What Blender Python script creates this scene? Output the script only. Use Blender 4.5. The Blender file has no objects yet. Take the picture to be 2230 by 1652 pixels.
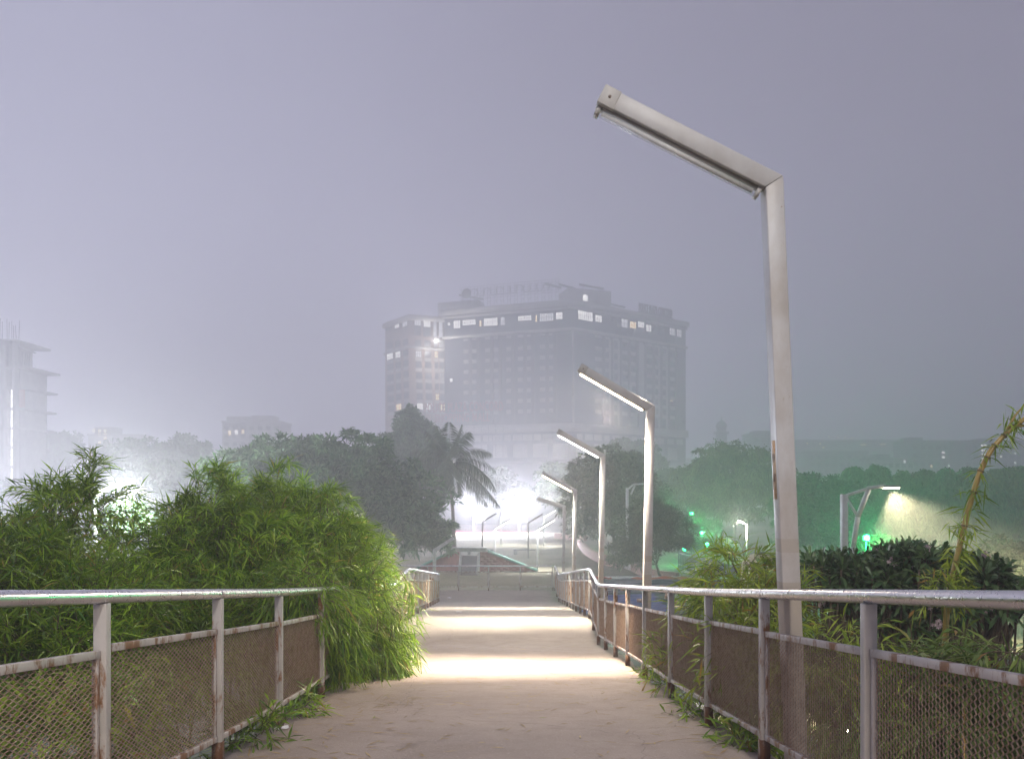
import bpy, math, random
import numpy as np
from mathutils import Vector, Matrix

R = math.radians
rng = np.random.default_rng(7)
random.seed(7)
SC = bpy.context.scene
COL = SC.collection

# ------------------------------------------------------------------ camera
F, CX, HY, CAMZ = 1600.0, 1115.0, 1060.0, 6.6
cam_data = bpy.data.cameras.new('camera')
cam = bpy.data.objects.new('camera', cam_data)
COL.objects.link(cam)
cam.location = (0, 0, CAMZ)
cam.rotation_euler = (R(90), 0, 0)
cam_data.sensor_width = 36
cam_data.lens = 36 * F / 2230
cam_data.shift_y = 234 / 2230
cam_data.clip_start = 0.05
cam_data.clip_end = 4000
SC.camera = cam

# ------------------------------------------------------------------ night sky glowing over the city
world = bpy.data.worlds.new('World')
SC.world = world
world.use_nodes = True
wn, wl = world.node_tree.nodes, world.node_tree.links
wn.clear()
w_out = wn.new('ShaderNodeOutputWorld')
w_bg = wn.new('ShaderNodeBackground')
w_tc = wn.new('ShaderNodeTexCoord')
w_sep = wn.new('ShaderNodeSeparateXYZ')
w_map = wn.new('ShaderNodeMapRange')
w_ramp = wn.new('ShaderNodeValToRGB')
wl.new(w_tc.outputs['Generated'], w_sep.inputs[0])
w_map.inputs['From Min'].default_value = -1
w_map.inputs['From Max'].default_value = 1
wl.new(w_sep.outputs['X'], w_map.inputs['Value'])
wl.new(w_map.outputs[0], w_ramp.inputs[0])
els = w_ramp.color_ramp.elements
w_ramp.color_ramp.interpolation = 'B_SPLINE'
els[0].position = 0.0
els[0].color = (0.57, 0.58, 0.79, 1)
els[1].position = 1.0
els[1].color = (0.21, 0.20, 0.28, 1)
e = els.new(0.27); e.color = (0.51, 0.515, 0.71, 1)
e = els.new(0.5); e.color = (0.32, 0.298, 0.425, 1)
e = els.new(0.75); e.color = (0.235, 0.212, 0.305, 1)
w_el = wn.new('ShaderNodeMapRange')
w_el.inputs['From Min'].default_value = 0.0
w_el.inputs['From Max'].default_value = 0.6
w_el.inputs['To Min'].default_value = 1.25
w_el.inputs['To Max'].default_value = 0.76
w_el.interpolation_type = 'SMOOTHSTEP'
wl.new(w_sep.outputs['Z'], w_el.inputs['Value'])
w_mul = wn.new('ShaderNodeVectorMath')
w_mul.operation = 'SCALE'
wl.new(w_ramp.outputs[0], w_mul.inputs[0])
wl.new(w_el.outputs[0], w_mul.inputs['Scale'])
wl.new(w_mul.outputs[0], w_bg.inputs[0])
w_bg.inputs[1].default_value = 1.0
wl.new(w_bg.outputs[0], w_out.inputs[0])

vs = SC.view_settings
vs.view_transform = 'Standard'
vs.look = 'None'
vs.exposure = 0.2
vs.gamma = 1
SC.display_settings.display_device = 'sRGB'
cy = SC.cycles
cy.use_denoising = True
cy.max_bounces = 8
cy.diffuse_bounces = 3
cy.glossy_bounces = 3
cy.transmission_bounces = 4
cy.transparent_max_bounces = 8
cy.volume_bounces = 4
cy.sample_clamp_indirect = 4
cy.caustics_reflective = False
cy.caustics_refractive = False
cy.use_adaptive_sampling = True
cy.adaptive_threshold = 0.02
HAZE_DENSITY = 0.0050


def at(px, py, d):
    return np.array([(px - CX) * d / F, d, CAMZ + (HY - py) * d / F])


# ------------------------------------------------------------------ materials
MATS = {}


def newmat(name):
    m = bpy.data.materials.new(name)
    m.use_nodes = True
    nt = m.node_tree
    b = nt.nodes['Principled BSDF']
    MATS[name] = m
    return m, nt, b


def node(nt, t, **kw):
    n = nt.nodes.new(t)
    for k, v in kw.items():
        if k.startswith('in_'):
            n.inputs[k[3:].replace('_', ' ')].default_value = v
        else:
            setattr(n, k, v)
    return n


def mixcol(nt, fac, a, b):
    mx = nt.nodes.new('ShaderNodeMix')
    mx.data_type = 'RGBA'
    for sock, v in ((mx.inputs[0], fac), (mx.inputs[6], a), (mx.inputs[7], b)):
        if isinstance(v, (tuple, list)):
            sock.default_value = (*v[:3], 1)
        elif isinstance(v, (int, float)):
            sock.default_value = v
        else:
            nt.links.new(v, sock)
    return mx.outputs[2]


def noise(nt, scale, detail=4, rough=0.55, stretch=None, coord='Object'):
    tc = node(nt, 'ShaderNodeTexCoord')
    n = node(nt, 'ShaderNodeTexNoise')
    n.inputs['Scale'].default_value = scale
    n.inputs['Detail'].default_value = detail
    n.inputs['Roughness'].default_value = rough
    if stretch:
        mp = node(nt, 'ShaderNodeMapping')
        mp.inputs['Scale'].default_value = stretch
        nt.links.new(tc.outputs[coord], mp.inputs[0])
        nt.links.new(mp.outputs[0], n.inputs[0])
    else:
        nt.links.new(tc.outputs[coord], n.inputs[0])
    return n.outputs[0]


def ramp(nt, val, lo, hi):
    mr = node(nt, 'ShaderNodeMapRange')
    mr.clamp = True
    mr.inputs['From Min'].default_value = lo
    mr.inputs['From Max'].default_value = hi
    nt.links.new(val, mr.inputs['Value'])
    return mr.outputs[0]


def bump(nt, b, val, strength=0.3, dist=0.02):
    bn = node(nt, 'ShaderNodeBump')
    bn.inputs['Strength'].default_value = strength
    bn.inputs['Distance'].default_value = dist
    nt.links.new(val, bn.inputs['Height'])
    nt.links.new(bn.outputs[0], b.inputs['Normal'])


def plain(name, a, c=None, rough=0.7, scale=6.0, metal=0.0, bmp=0.0, lo=0.35, hi=0.65, stretch=None, bscale=None, bdist=0.02):
    m, nt, b = newmat(name)
    c = c or tuple(x * 0.75 for x in a)
    f = ramp(nt, noise(nt, scale, 5, 0.6, stretch), lo, hi)
    nt.links.new(mixcol(nt, f, a, c), b.inputs['Base Color'])
    b.inputs['Roughness'].default_value = rough
    b.inputs['Metallic'].default_value = metal
    if bmp:
        bump(nt, b, noise(nt, bscale or scale * 6, 4, 0.6, stretch), bmp, bdist)
    return m


def glow(name, col, strength):
    m, nt, b = newmat(name)
    b.inputs['Base Color'].default_value = (0.6, 0.6, 0.6, 1)
    b.inputs['Emission Color'].default_value = (*col, 1)
    b.inputs['Emission Strength'].default_value = strength
    return m


def glow_varied(name, a, c, strength, scale):
    m, nt, b = newmat(name)
    f = ramp(nt, noise(nt, scale, 3, 0.6, coord='Object'), 0.38, 0.62)
    nt.links.new(mixcol(nt, f, a, c), b.inputs['Emission Color'])
    b.inputs['Base Color'].default_value = (0.1, 0.1, 0.1, 1)
    b.inputs['Emission Strength'].default_value = strength
    return m


def leafmat(name, a, c, d=None, trans=0.35, rough=0.45, spec=0.4):
    vscale = 0.55 if name.startswith('tree') else 1.6
    m, nt, b = newmat(name)
    g = node(nt, 'ShaderNodeNewGeometry')
    col = mixcol(nt, ramp(nt, g.outputs['Random Per Island'], 0.0, 0.85), a, c)
    if d:
        col = mixcol(nt, ramp(nt, g.outputs['Random Per Island'], 0.955, 0.975), col, d)
    hs = node(nt, 'ShaderNodeHueSaturation')
    nt.links.new(col, hs.inputs['Color'])
    nv = node(nt, 'ShaderNodeMapRange')
    nv.inputs['From Min'].default_value = 0.35
    nv.inputs['From Max'].default_value = 0.65
    nv.inputs['To Min'].default_value = 0.62
    nv.inputs['To Max'].default_value = 1.3
    nt.links.new(noise(nt, vscale, 3, 0.6), nv.inputs['Value'])
    nt.links.new(nv.outputs[0], hs.inputs['Value'])
    col = hs.outputs[0]
    nt.links.new(col, b.inputs['Base Color'])
    b.inputs['Roughness'].default_value = rough
    b.inputs['Specular IOR Level'].default_value = spec
    t = node(nt, 'ShaderNodeBsdfTranslucent')
    nt.links.new(col, t.inputs[0])
    mx = node(nt, 'ShaderNodeMixShader')
    mx.inputs[0].default_value = trans
    nt.links.new(b.outputs[0], mx.inputs[1])
    nt.links.new(t.outputs[0], mx.inputs[2])
    nt.links.new(mx.outputs[0], nt.nodes['Material Output'].inputs[0])
    return m


def rusty(name, paint, rust, amount, rough=0.5):
    """grey painted steel, rust creeping out in patches and runs"""
    m, nt, b = newmat(name)
    n1 = noise(nt, 9, 8, 0.7, (1, 1, 0.35), coord='Object')
    f = ramp(nt, n1, 0.62 - amount, 0.70 - amount)
    n2 = noise(nt, 40, 4, 0.6)
    rc = mixcol(nt, n2, rust, tuple(x * 0.35 for x in rust))
    n3 = noise(nt, 3, 5, 0.6)
    pc = mixcol(nt, ramp(nt, n3, 0.3, 0.7), paint, tuple(x * 0.72 for x in paint))
    nt.links.new(mixcol(nt, f, pc, rc), b.inputs['Base Color'])
    b.inputs['Roughness'].default_value = rough
    bump(nt, b, f, 0.25, 0.003)
    return m


rusty('rail_paint', (0.53, 0.51, 0.49), (0.32, 0.15, 0.06), 0.09)
rusty('frame_paint', (0.55, 0.52, 0.50), (0.32, 0.17, 0.09), 0.13)
rusty('post_foot', (0.30, 0.25, 0.22), (0.17, 0.075, 0.035), 0.2, 0.8)
plain('wire', (0.58, 0.43, 0.32), (0.36, 0.23, 0.15), 0.4, 20)
m, nt, b = newmat('stainless')
b.inputs['Metallic'].default_value = 1
nt.links.new(mixcol(nt, noise(nt, 5, 4), (0.80, 0.78, 0.80), (0.62, 0.60, 0.63)), b.inputs['Base Color'])
nt.links.new(ramp(nt, noise(nt, 30, 5, 0.7), -0.6, 3.2), b.inputs['Roughness'])
bump(nt, b, noise(nt, 7, 3), 0.04, 0.002)

# worn concrete of the ramp
m, nt, b = newmat('deck_concrete')
c1 = mixcol(nt, ramp(nt, noise(nt, 0.9, 6, 0.65), 0.32, 0.68), (0.36, 0.30, 0.26), (0.265, 0.22, 0.19))
c2 = mixcol(nt, ramp(nt, noise(nt, 3, 8, 0.75, (0.8, 1.3, 1)), 0.48, 0.75), c1, (0.25, 0.20, 0.165))
c3 = mixcol(nt, ramp(nt, noise(nt, 60, 5, 0.75), 0.56, 0.72), c2, (0.47, 0.42, 0.38))
c4 = mixcol(nt, ramp(nt, noise(nt, 40, 3, 0.8), 0.64, 0.70), c3, (0.12, 0.10, 0.09))
vo = node(nt, 'ShaderNodeTexVoronoi', feature='DISTANCE_TO_EDGE')
vo.inputs['Scale'].default_value = 0.55
tcv = node(nt, 'ShaderNodeTexCoord')
nwv = node(nt, 'ShaderNodeTexNoise')
nwv.inputs['Scale'].default_value = 2.2
nwv.inputs['Detail'].default_value = 6
mxv = node(nt, 'ShaderNodeMix', data_type='VECTOR')
mxv.inputs[0].default_value = 0.35
nt.links.new(tcv.outputs['Object'], nwv.inputs[0])
nt.links.new(tcv.outputs['Object'], mxv.inputs[4])
nt.links.new(nwv.outputs['Color'], mxv.inputs[5])
nt.links.new(mxv.outputs[1], vo.inputs['Vector'])
c5 = mixcol(nt, ramp(nt, vo.outputs['Distance'], 0.0022, 0.0004), c4, (0.20, 0.165, 0.145))
c6 = mixcol(nt, ramp(nt, noise(nt, 1.7, 5, 0.7), 0.60, 0.72), c5, (0.21, 0.17, 0.145))
nt.links.new(c6, b.inputs['Base Color'])
b.inputs['Roughness'].default_value = 0.85
bump(nt, b, noise(nt, 70, 8, 0.75, (0.9, 1.3, 1)), 0.35, 0.004)

plain('lamp_paint', (0.56, 0.56, 0.56), (0.47, 0.46, 0.45), 0.45, 2.2, bmp=0.08, stretch=(1, 1, 0.8), lo=0.42, hi=0.58)
# pole paint: touched-up sections, grime and rust freckles
m, nt, b = newmat('pole_paint')
tc = node(nt, 'ShaderNodeTexCoord')
sp = node(nt, 'ShaderNodeSeparateXYZ')
nt.links.new(tc.outputs['Object'], sp.inputs[0])
zr_ = ramp(nt, sp.outputs['Z'], 0.0, 4.0)
cr = node(nt, 'ShaderNodeValToRGB')
cr.color_ramp.interpolation = 'CONSTANT'
nt.links.new(zr_, cr.inputs[0])
ce = cr.color_ramp.elements
ce[0].position, ce[0].color = 0.0, (0.45, 0.40, 0.345, 1)
ce[1].position, ce[1].color = 0.34, (0.53, 0.51, 0.50, 1)
for p_, c_ in ((0.385, (0.45, 0.405, 0.36)), (0.405, (0.53, 0.515, 0.51)), (0.47, (0.55, 0.555, 0.565)), (0.93, (0.53, 0.53, 0.53))):
    q_ = ce.new(p_)
    q_.color = (*c_, 1)
pc = mixcol(nt, ramp(nt, noise(nt, 2.5, 6, 0.65, (1, 1, 0.5)), 0.42, 0.66), cr.outputs[0], (0.40, 0.37, 0.34))
pc = mixcol(nt, ramp(nt, noise(nt, 22, 6, 0.8), 0.635, 0.70), pc, (0.24, 0.15, 0.08))
nt.links.new(pc, b.inputs['Base Color'])
b.inputs['Roughness'].default_value = 0.42
bump(nt, b, noise(nt, 6, 4), 0.1, 0.006)
plain('lamp_paint_dark', (0.30, 0.29, 0.28), (0.2, 0.19, 0.18), 0.5, 3)
plain('cap_paint', (0.50, 0.49, 0.47), (0.36, 0.33, 0.28), 0.5, 14, lo=0.55, hi=0.7)
m, nt, b = newmat('tube_cover')
b.inputs['Base Color'].default_value = (0.85, 0.87, 0.88, 1)
b.inputs['Roughness'].default_value = 0.12
b.inputs['Alpha'].default_value = 0.22
plain('tube_off', (0.80, 0.80, 0.80), (0.70, 0.70, 0.69), 0.3, 30)
glow('tube_warm', (1.0, 0.80, 0.58), 22)
glow('tube_cool', (0.98, 0.98, 1.0), 16)
glow('flood_glass', (0.93, 0.95, 1.0), 260)
glow('green_bulb', (0.004, 1.0, 0.10), 9)
glow('street_glass', (1.0, 0.93, 0.66), 60)
glow('street_glass_cool', (0.9, 1.0, 0.95), 60)
plain('patch_paint', (0.50, 0.30, 0.15), (0.58, 0.48, 0.36), 0.7, 20)
plain('ink', (0.03, 0.03, 0.05), None, 0.7)

leafmat('bamboo_leaf', (0.06, 0.165, 0.016), (0.33, 0.50, 0.05), (0.40, 0.34, 0.08), 0.42, 0.34, 0.5)
leafmat('bamboo_leaf_young', (0.15, 0.25, 0.025), (0.36, 0.44, 0.06), (0.34, 0.22, 0.05), 0.4, 0.4)
leafmat('bamboo_leaf_dull', (0.09, 0.165, 0.03), (0.22, 0.29, 0.07), (0.34, 0.20, 0.06), 0.3, 0.4)
leafmat('frangipani_leaf', (0.04, 0.095, 0.034), (0.11, 0.18, 0.065), None, 0.15, 0.33)
leafmat('petal', (0.55, 0.40, 0.42), (0.70, 0.58, 0.58), None, 0.4, 0.6)
leafmat('under_leaf', (0.12, 0.25, 0.025), (0.34, 0.46, 0.06), (0.36, 0.22, 0.05), 0.35, 0.4)
leafmat('tree_leaf', (0.06, 0.135, 0.07), (0.18, 0.28, 0.14), None, 0.25, 0.55)
leafmat('tree_leaf_olive', (0.06, 0.105, 0.035), (0.17, 0.215, 0.075), None, 0.25, 0.55)
leafmat('tree_leaf_deep', (0.035, 0.095, 0.04), (0.11, 0.19, 0.08), None, 0.25, 0.5)
leafmat('tree_leaf_dusty', (0.065, 0.10, 0.06), (0.17, 0.205, 0.12), None, 0.25, 0.6)
leafmat('palm_leaf', (0.05, 0.085, 0.04), (0.10, 0.13, 0.06), None, 0.25, 0.45)
leafmat('dry_leaf', (0.26, 0.18, 0.08), (0.38, 0.30, 0.14), (0.22, 0.28, 0.05), 0.2, 0.7)
plain('lawn_grass', (0.07, 0.13, 0.03), (0.11, 0.15, 0.05), 0.95, 1.5, bmp=0.5)
leafmat('grass_blade', (0.05, 0.10, 0.02), (0.12, 0.16, 0.04), None, 0.3, 0.6)
plain('bark', (0.14, 0.11, 0.08), (0.07, 0.055, 0.045), 0.9, 12, bmp=0.4)
plain('bark_pale', (0.24, 0.20, 0.15), (0.13, 0.11, 0.09), 0.9, 8, bmp=0.4)
plain('culm_green', (0.16, 0.20, 0.05), (0.25, 0.22, 0.08), 0.4, 4)
plain('culm_yellow', (0.42, 0.28, 0.08), (0.34, 0.26, 0.07), 0.35, 6, stretch=(1, 1, 0.15))
plain('node_ring', (0.22, 0.17, 0.08), None, 0.6, 20)
plain('twig', (0.17, 0.13, 0.09), (0.09, 0.07, 0.05), 0.8, 20)

m, nt, b = newmat('ground_earth')
c1 = mixcol(nt, ramp(nt, noise(nt, 0.09, 6, 0.6), 0.40, 0.58), (0.07, 0.09, 0.035), (0.19, 0.16, 0.11))
c2 = mixcol(nt, ramp(nt, noise(nt, 1.3, 6, 0.7), 0.4, 0.7), c1, (0.06, 0.065, 0.03))
nt.links.new(c2, b.inputs['Base Color'])
b.inputs['Roughness'].default_value = 0.95
bump(nt, b, noise(nt, 4, 6, 0.7), 0.6, 0.08)
m, nt, b = newmat('park_earth')
c1 = mixcol(nt, ramp(nt, noise(nt, 0.25, 6, 0.65), 0.36, 0.62), (0.34, 0.29, 0.22), (0.22, 0.20, 0.125))
c2 = mixcol(nt, ramp(nt, noise(nt, 2.5, 6, 0.75), 0.48, 0.72), c1, (0.13, 0.13, 0.07))
nt.links.new(c2, b.inputs['Base Color'])
b.inputs['Roughness'].default_value = 0.95
bump(nt, b, noise(nt, 6, 6, 0.7), 0.5, 0.05)
plain('red_path_paint', (0.55, 0.05, 0.10), (0.40, 0.04, 0.08), 0.8, 1.5)

plain('tower_glass', (0.030, 0.032, 0.042), (0.055, 0.06, 0.075), 0.25, 0.22, lo=0.4, hi=0.6)
plain('tower_dark', (0.085, 0.07, 0.065), (0.06, 0.05, 0.05), 0.6, 0.3)
plain('tower_stone', (0.40, 0.37, 0.34), (0.32, 0.30, 0.28), 0.7, 0.4)
plain('tower_brick', (0.30, 0.20, 0.15), (0.24, 0.16, 0.13), 0.8, 0.5)
plain('mullion', (0.06, 0.06, 0.07), None, 0.5)
glow_varied('lit_room', (1.0, 0.96, 0.88), (0.50, 0.48, 0.47), 3.0, 0.55)
glow_varied('lit_room_warm', (1.0, 0.80, 0.45), (0.7, 0.5, 0.3), 3, 0.6)
glow_varied('lit_room_dim', (0.75, 0.72, 0.70), (0.35, 0.34, 0.36), 2.4, 0.5)
plain('sign_red', (0.30, 0.035, 0.045), None, 0.6)
plain('sign_dark', (0.13, 0.085, 0.10), None, 0.6)
plain('steel_dark', (0.07, 0.07, 0.075), None, 0.6)
plain('far_wall_pale', (0.40, 0.39, 0.38), (0.30, 0.29, 0.29), 0.85, 0.3)
plain('far_wall_grey', (0.20, 0.20, 0.21), (0.14, 0.14, 0.15), 0.85, 0.3)
plain('raw_concrete', (0.30, 0.29, 0.28), (0.21, 0.20, 0.20), 0.9, 0.6, bmp=0.2)
plain('brick_infill', (0.35, 0.14, 0.08), (0.25, 0.10, 0.06), 0.9, 3)
glow_varied('lit_stairwell', (1.0, 0.99, 1.0), (0.80, 0.80, 0.83), 3.2, 0.4)
plain('window_dark', (0.03, 0.033, 0.04), None, 0.3)

plain('concrete_pale', (0.50, 0.49, 0.47), (0.36, 0.35, 0.33), 0.85, 3, bmp=0.2)
plain('brick_red', (0.34, 0.11, 0.085), (0.25, 0.08, 0.06), 0.9, 4)
plain('coping_green', (0.13, 0.30, 0.22), (0.10, 0.22, 0.17), 0.7, 4)
plain('planter_pink', (0.42, 0.24, 0.20), (0.30, 0.18, 0.15), 0.85, 3, bmp=0.2)
plain('slide_dark', (0.12, 0.11, 0.13), None, 0.6)
plain('roof_green', (0.095, 0.135, 0.115), (0.065, 0.085, 0.075), 0.7, 1.6)
plain('tarp_dark', (0.026, 0.030, 0.052), (0.050, 0.055, 0.075), 0.42, 2.0, bmp=0.35, bscale=9, bdist=0.03)
plain('tarp_blue', (0.05, 0.075, 0.30), (0.035, 0.05, 0.19), 0.45, 2.0, bmp=0.35, bscale=9, bdist=0.03)
plain('tarp_red', (0.50, 0.11, 0.05), (0.38, 0.09, 0.05), 0.5, 3)
plain('brick_loose', (0.40, 0.20, 0.12), (0.48, 0.34, 0.24), 0.9, 7)
plain('paper', (0.72, 0.72, 0.74), (0.6, 0.6, 0.62), 0.8, 12)
plain('white_board', (0.82, 0.82, 0.84), (0.72, 0.72, 0.75), 0.6, 2)
plain('fence_metal', (0.18, 0.19, 0.2), None, 0.5, metal=0.4)
plain('cream_paint', (0.62, 0.56, 0.36), (0.54, 0.48, 0.30), 0.7, 3)


# ------------------------------------------------------------------ mesh helpers
ORIGIN = {}


class MB:
    def __init__(self):
        self.V = []
        self.Fs = []
        self.n = 0

    def add(self, v, faces):
        v = np.asarray(v, float).reshape(-1, 3)
        for f in (faces if isinstance(faces, list) else [faces]):
            self.Fs.append(np.asarray(f, int) + self.n)
        self.V.append(v)
        self.n += len(v)
        return self

    def hexa(self, c8):
        return self.add(c8, np.array([[0, 3, 2, 1], [4, 5, 6, 7], [0, 1, 5, 4], [1, 2, 6, 5], [2, 3, 7, 6], [3, 0, 4, 7]]))

    def box(self, c, s, rz=0.0):
        x, y, z = np.array(s) / 2
        p = np.array([[-x, -y, -z], [x, -y, -z], [x, y, -z], [-x, y, -z], [-x, -y, z], [x, -y, z], [x, y, z], [-x, y, z]])
        if rz:
            ca, sa = math.cos(rz), math.sin(rz)
            p = p @ np.array([[ca, sa, 0], [-sa, ca, 0], [0, 0, 1]])
        return self.hexa(p + np.array(c))

    def beam(self, a, b_, w, h, up=(0, 0, 1)):
        a, b_ = np.array(a, float), np.array(b_, float)
        d = b_ - a
        d /= np.linalg.norm(d)
        up = np.array(up, float)
        s = np.cross(d, up)
        if np.linalg.norm(s) < 1e-4:
            s = np.cross(d, np.array([1.0, 0, 0]))
        s /= np.linalg.norm(s)
        u = np.cross(s, d)
        q = [-s * w / 2 - u * h / 2, s * w / 2 - u * h / 2, s * w / 2 + u * h / 2, -s * w / 2 + u * h / 2]
        return self.hexa(np.array([a + k for k in q] + [b_ + k for k in q]))

    def tube(self, pts, rad, n=8, cap=True):
        pts = np.asarray(pts, float)
        k = len(pts)
        rad = np.broadcast_to(np.asarray(rad, float), (k,))
        t = np.gradient(pts, axis=0)
        t /= np.linalg.norm(t, axis=1)[:, None] + 1e-9
        ref = np.array([0, 0, 1.0]) if abs(t[0, 2]) < 0.9 else np.array([1.0, 0, 0])
        s = np.cross(t, ref)
        s /= np.linalg.norm(s, axis=1)[:, None] + 1e-9
        u = np.cross(s, t)
        a = np.linspace(0, 2 * math.pi, n, endpoint=False)
        ring = pts[:, None] + rad[:, None, None] * (np.cos(a)[None, :, None] * s[:, None] + np.sin(a)[None, :, None] * u[:, None])
        i, j = np.meshgrid(np.arange(k - 1), np.arange(n), indexing='ij')
        i, j = i.ravel(), j.ravel()
        f = np.stack([i * n + j, i * n + (j + 1) % n, (i + 1) * n + (j + 1) % n, (i + 1) * n + j], 1)
        fs = [f]
        if cap:
            fs += [np.arange(n)[None, ::-1], (np.arange(n) + (k - 1) * n)[None]]
        return self.add(ring.reshape(-1, 3), fs)

    def lathe(self, c, prof, n=16):
        a = np.linspace(0, 2 * math.pi, n, endpoint=False)
        r = np.array([p[0] for p in prof])
        z = np.array([p[1] for p in prof])
        v = np.stack([r[:, None] * np.cos(a), r[:, None] * np.sin(a), np.repeat(z[:, None], n, 1)], -1).reshape(-1, 3) + np.array(c)
        k = len(prof)
        i, j = np.meshgrid(np.arange(k - 1), np.arange(n), indexing='ij')
        i, j = i.ravel(), j.ravel()
        f = np.stack([i * n + j, i * n + (j + 1) % n, (i + 1) * n + (j + 1) % n, (i + 1) * n + j], 1)
        return self.add(v, [f, np.arange(n)[None, ::-1], (np.arange(n) + (k - 1) * n)[None]])

    def grid(self, P):
        k, n = P.shape[:2]
        i, j = np.meshgrid(np.arange(k - 1), np.arange(n - 1), indexing='ij')
        i, j = i.ravel(), j.ravel()
        return self.add(P.reshape(-1, 3), np.stack([i * n + j, i * n + j + 1, (i + 1) * n + j + 1, (i + 1) * n + j], 1))

    def prism(self, poly, z0, z1):
        n = len(poly)
        v = [(p[0], p[1], z0) for p in poly] + [(p[0], p[1], z1) for p in poly]
        j = np.arange(n)
        return self.add(v, [np.stack([j, (j + 1) % n, (j + 1) % n + n, j + n], 1), j[None, ::-1], (j + n)[None]])

    def mesh(self, name, origin=(0, 0, 0), smooth=False):
        me = bpy.data.meshes.new(name)
        V = np.concatenate(self.V) - np.array(origin)
        loops = np.concatenate([f.ravel() for f in self.Fs])
        tot = np.concatenate([np.full(len(f), f.shape[1]) for f in self.Fs])
        start = np.concatenate([[0], np.cumsum(tot)[:-1]])
        me.vertices.add(len(V))
        me.vertices.foreach_set('co', V.astype(np.float32).ravel())
        me.loops.add(len(loops))
        me.loops.foreach_set('vertex_index', loops.astype(np.int32))
        me.polygons.add(len(tot))
        me.polygons.foreach_set('loop_start', start.astype(np.int32))
        me.update(calc_edges=True)
        me.validate()
        if smooth:
            me.polygons.foreach_set('use_smooth', np.ones(len(me.polygons), bool))
        return me

    def build(self, name, mat, parent=None, loc=None, smooth=False, bevel=0.0):
        if parent is not None:
            org = ORIGIN[parent.name]
        else:
            org = np.array(loc if loc is not None else (0, 0, 0), float)
        me = self.mesh(name, org, smooth)
        me.materials.append(MATS[mat])
        o = bpy.data.objects.new(name, me)
        COL.objects.link(o)
        if parent is not None:
            o.parent = parent
        else:
            o.location = org
        ORIGIN[o.name] = org
        if bevel:
            md = o.modifiers.new('bevel', 'BEVEL')
            md.width = bevel
            md.segments = 2
            md.limit_method = 'ANGLE'
        return o


def tag(o, label, cat, group=None):
    o['label'] = label
    o['category'] = cat
    if group:
        o['group'] = group
    return o


def structure(o):
    o['kind'] = 'structure'
    return o


def stuff(o):
    o['kind'] = 'stuff'
    return o


def thing(name, label, cat, loc, group=None):
    o = bpy.data.objects.new(name, None)
    o.empty_display_size = 0.2
    COL.objects.link(o)
    o.location = tuple(loc)
    ORIGIN[o.name] = np.array(loc, float)
    return tag(o, label, cat, group)


def lightobj(kind, name, parent, pos, power, col, size=0.1, spread=None, direction=None, size_y=None, blend=0.5, angle=None, xaxis=None):
    l = bpy.data.lights.new(name, kind)
    l.energy = power
    l.color = col
    if kind == 'AREA':
        l.shape = 'RECTANGLE' if size_y else 'DISK'
        l.size = size
        if size_y:
            l.size_y = size_y
        if spread:
            l.spread = spread
    else:
        l.shadow_soft_size = size
    if kind == 'SPOT':
        l.spot_size = angle
        l.spot_blend = blend
    o = bpy.data.objects.new(name, l)
    COL.objects.link(o)
    o.parent = parent
    o.location = Vector(np.array(pos) - ORIGIN[parent.name])
    if direction is not None:
        z = -Vector(direction).normalized()
        x = Vector(xaxis) if xaxis is not None else z.orthogonal()
        x = (x - z * x.dot(z)).normalized()
        y = z.cross(x)
        o.rotation_euler = Matrix((x, y, z)).transposed().to_euler()
    return o


def unit(v):
    return v / (np.linalg.norm(v, axis=-1, keepdims=True) + 1e-9)


def leaves(mb, P, D, L, W, droop=0.25, N=None, fold=True):
    """thin pointed leaves: base points P, directions D, lengths L, widths W"""
    n = len(P)
    D = unit(D)
    if N is None:
        N = rng.normal(size=(n, 3))
        N[:, 2] = abs(N[:, 2]) + 0.6
    S = unit(np.cross(D, N))
    L = np.broadcast_to(L, (n,))[:, None]
    W = np.broadcast_to(W, (n,))[:, None]
    dz = np.array([0, 0, 1.0])
    mid = P + D * L * 0.4 - dz * L * droop * 0.15
    tip = P + D * L - dz * L * droop
    if fold:
        up = unit(np.cross(S, D)) * W * 0.15
    else:
        up = 0
    V = np.stack([P, mid + S * W / 2 + up, tip, mid - S * W / 2 + up], 1).reshape(-1, 3)
    b0 = np.arange(n)[:, None] * 4
    return mb.add(V, np.concatenate([b0 + np.array([[0, 1, 3]]), b0 + np.array([[1, 2, 3]])]))


def rand_dirs(n):
    return unit(rng.normal(size=(n, 3)))


# ------------------------------------------------------------------ ground
def emb(x, y):
    """bank of earth that carries the near end of the ramp"""
    s = np.clip((y - 3.0) / 11.0, 0, 1)
    a = 1 - s * s * (3 - 2 * s)
    t = np.clip((np.abs(x) - 6) / 9.0, 0, 1)
    return 3.9 * a * (1 - t * t * (3 - 2 * t))


xs = np.concatenate([[-490, -400, -300, -150, -80, -40, -25], np.linspace(-18, 18, 49), [25, 40, 80, 150, 300, 400, 490]])
ys = np.concatenate([[-470, -300, -80, -30], np.linspace(-12, 24, 49), [30, 40, 60, 100, 160, 300, 400, 505]])
X, Y = np.meshgrid(xs, ys)
Z = emb(X, Y) + np.where((abs(X) < 20) & (abs(Y) < 26), rng.normal(0, 0.05, X.shape), 0)
Z[(abs(X) < 2.4) & (Y < 13)] -= 0.25
structure(MB().grid(np.stack([X, Y, Z], -1)).build('ground', 'ground_earth'))

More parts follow.
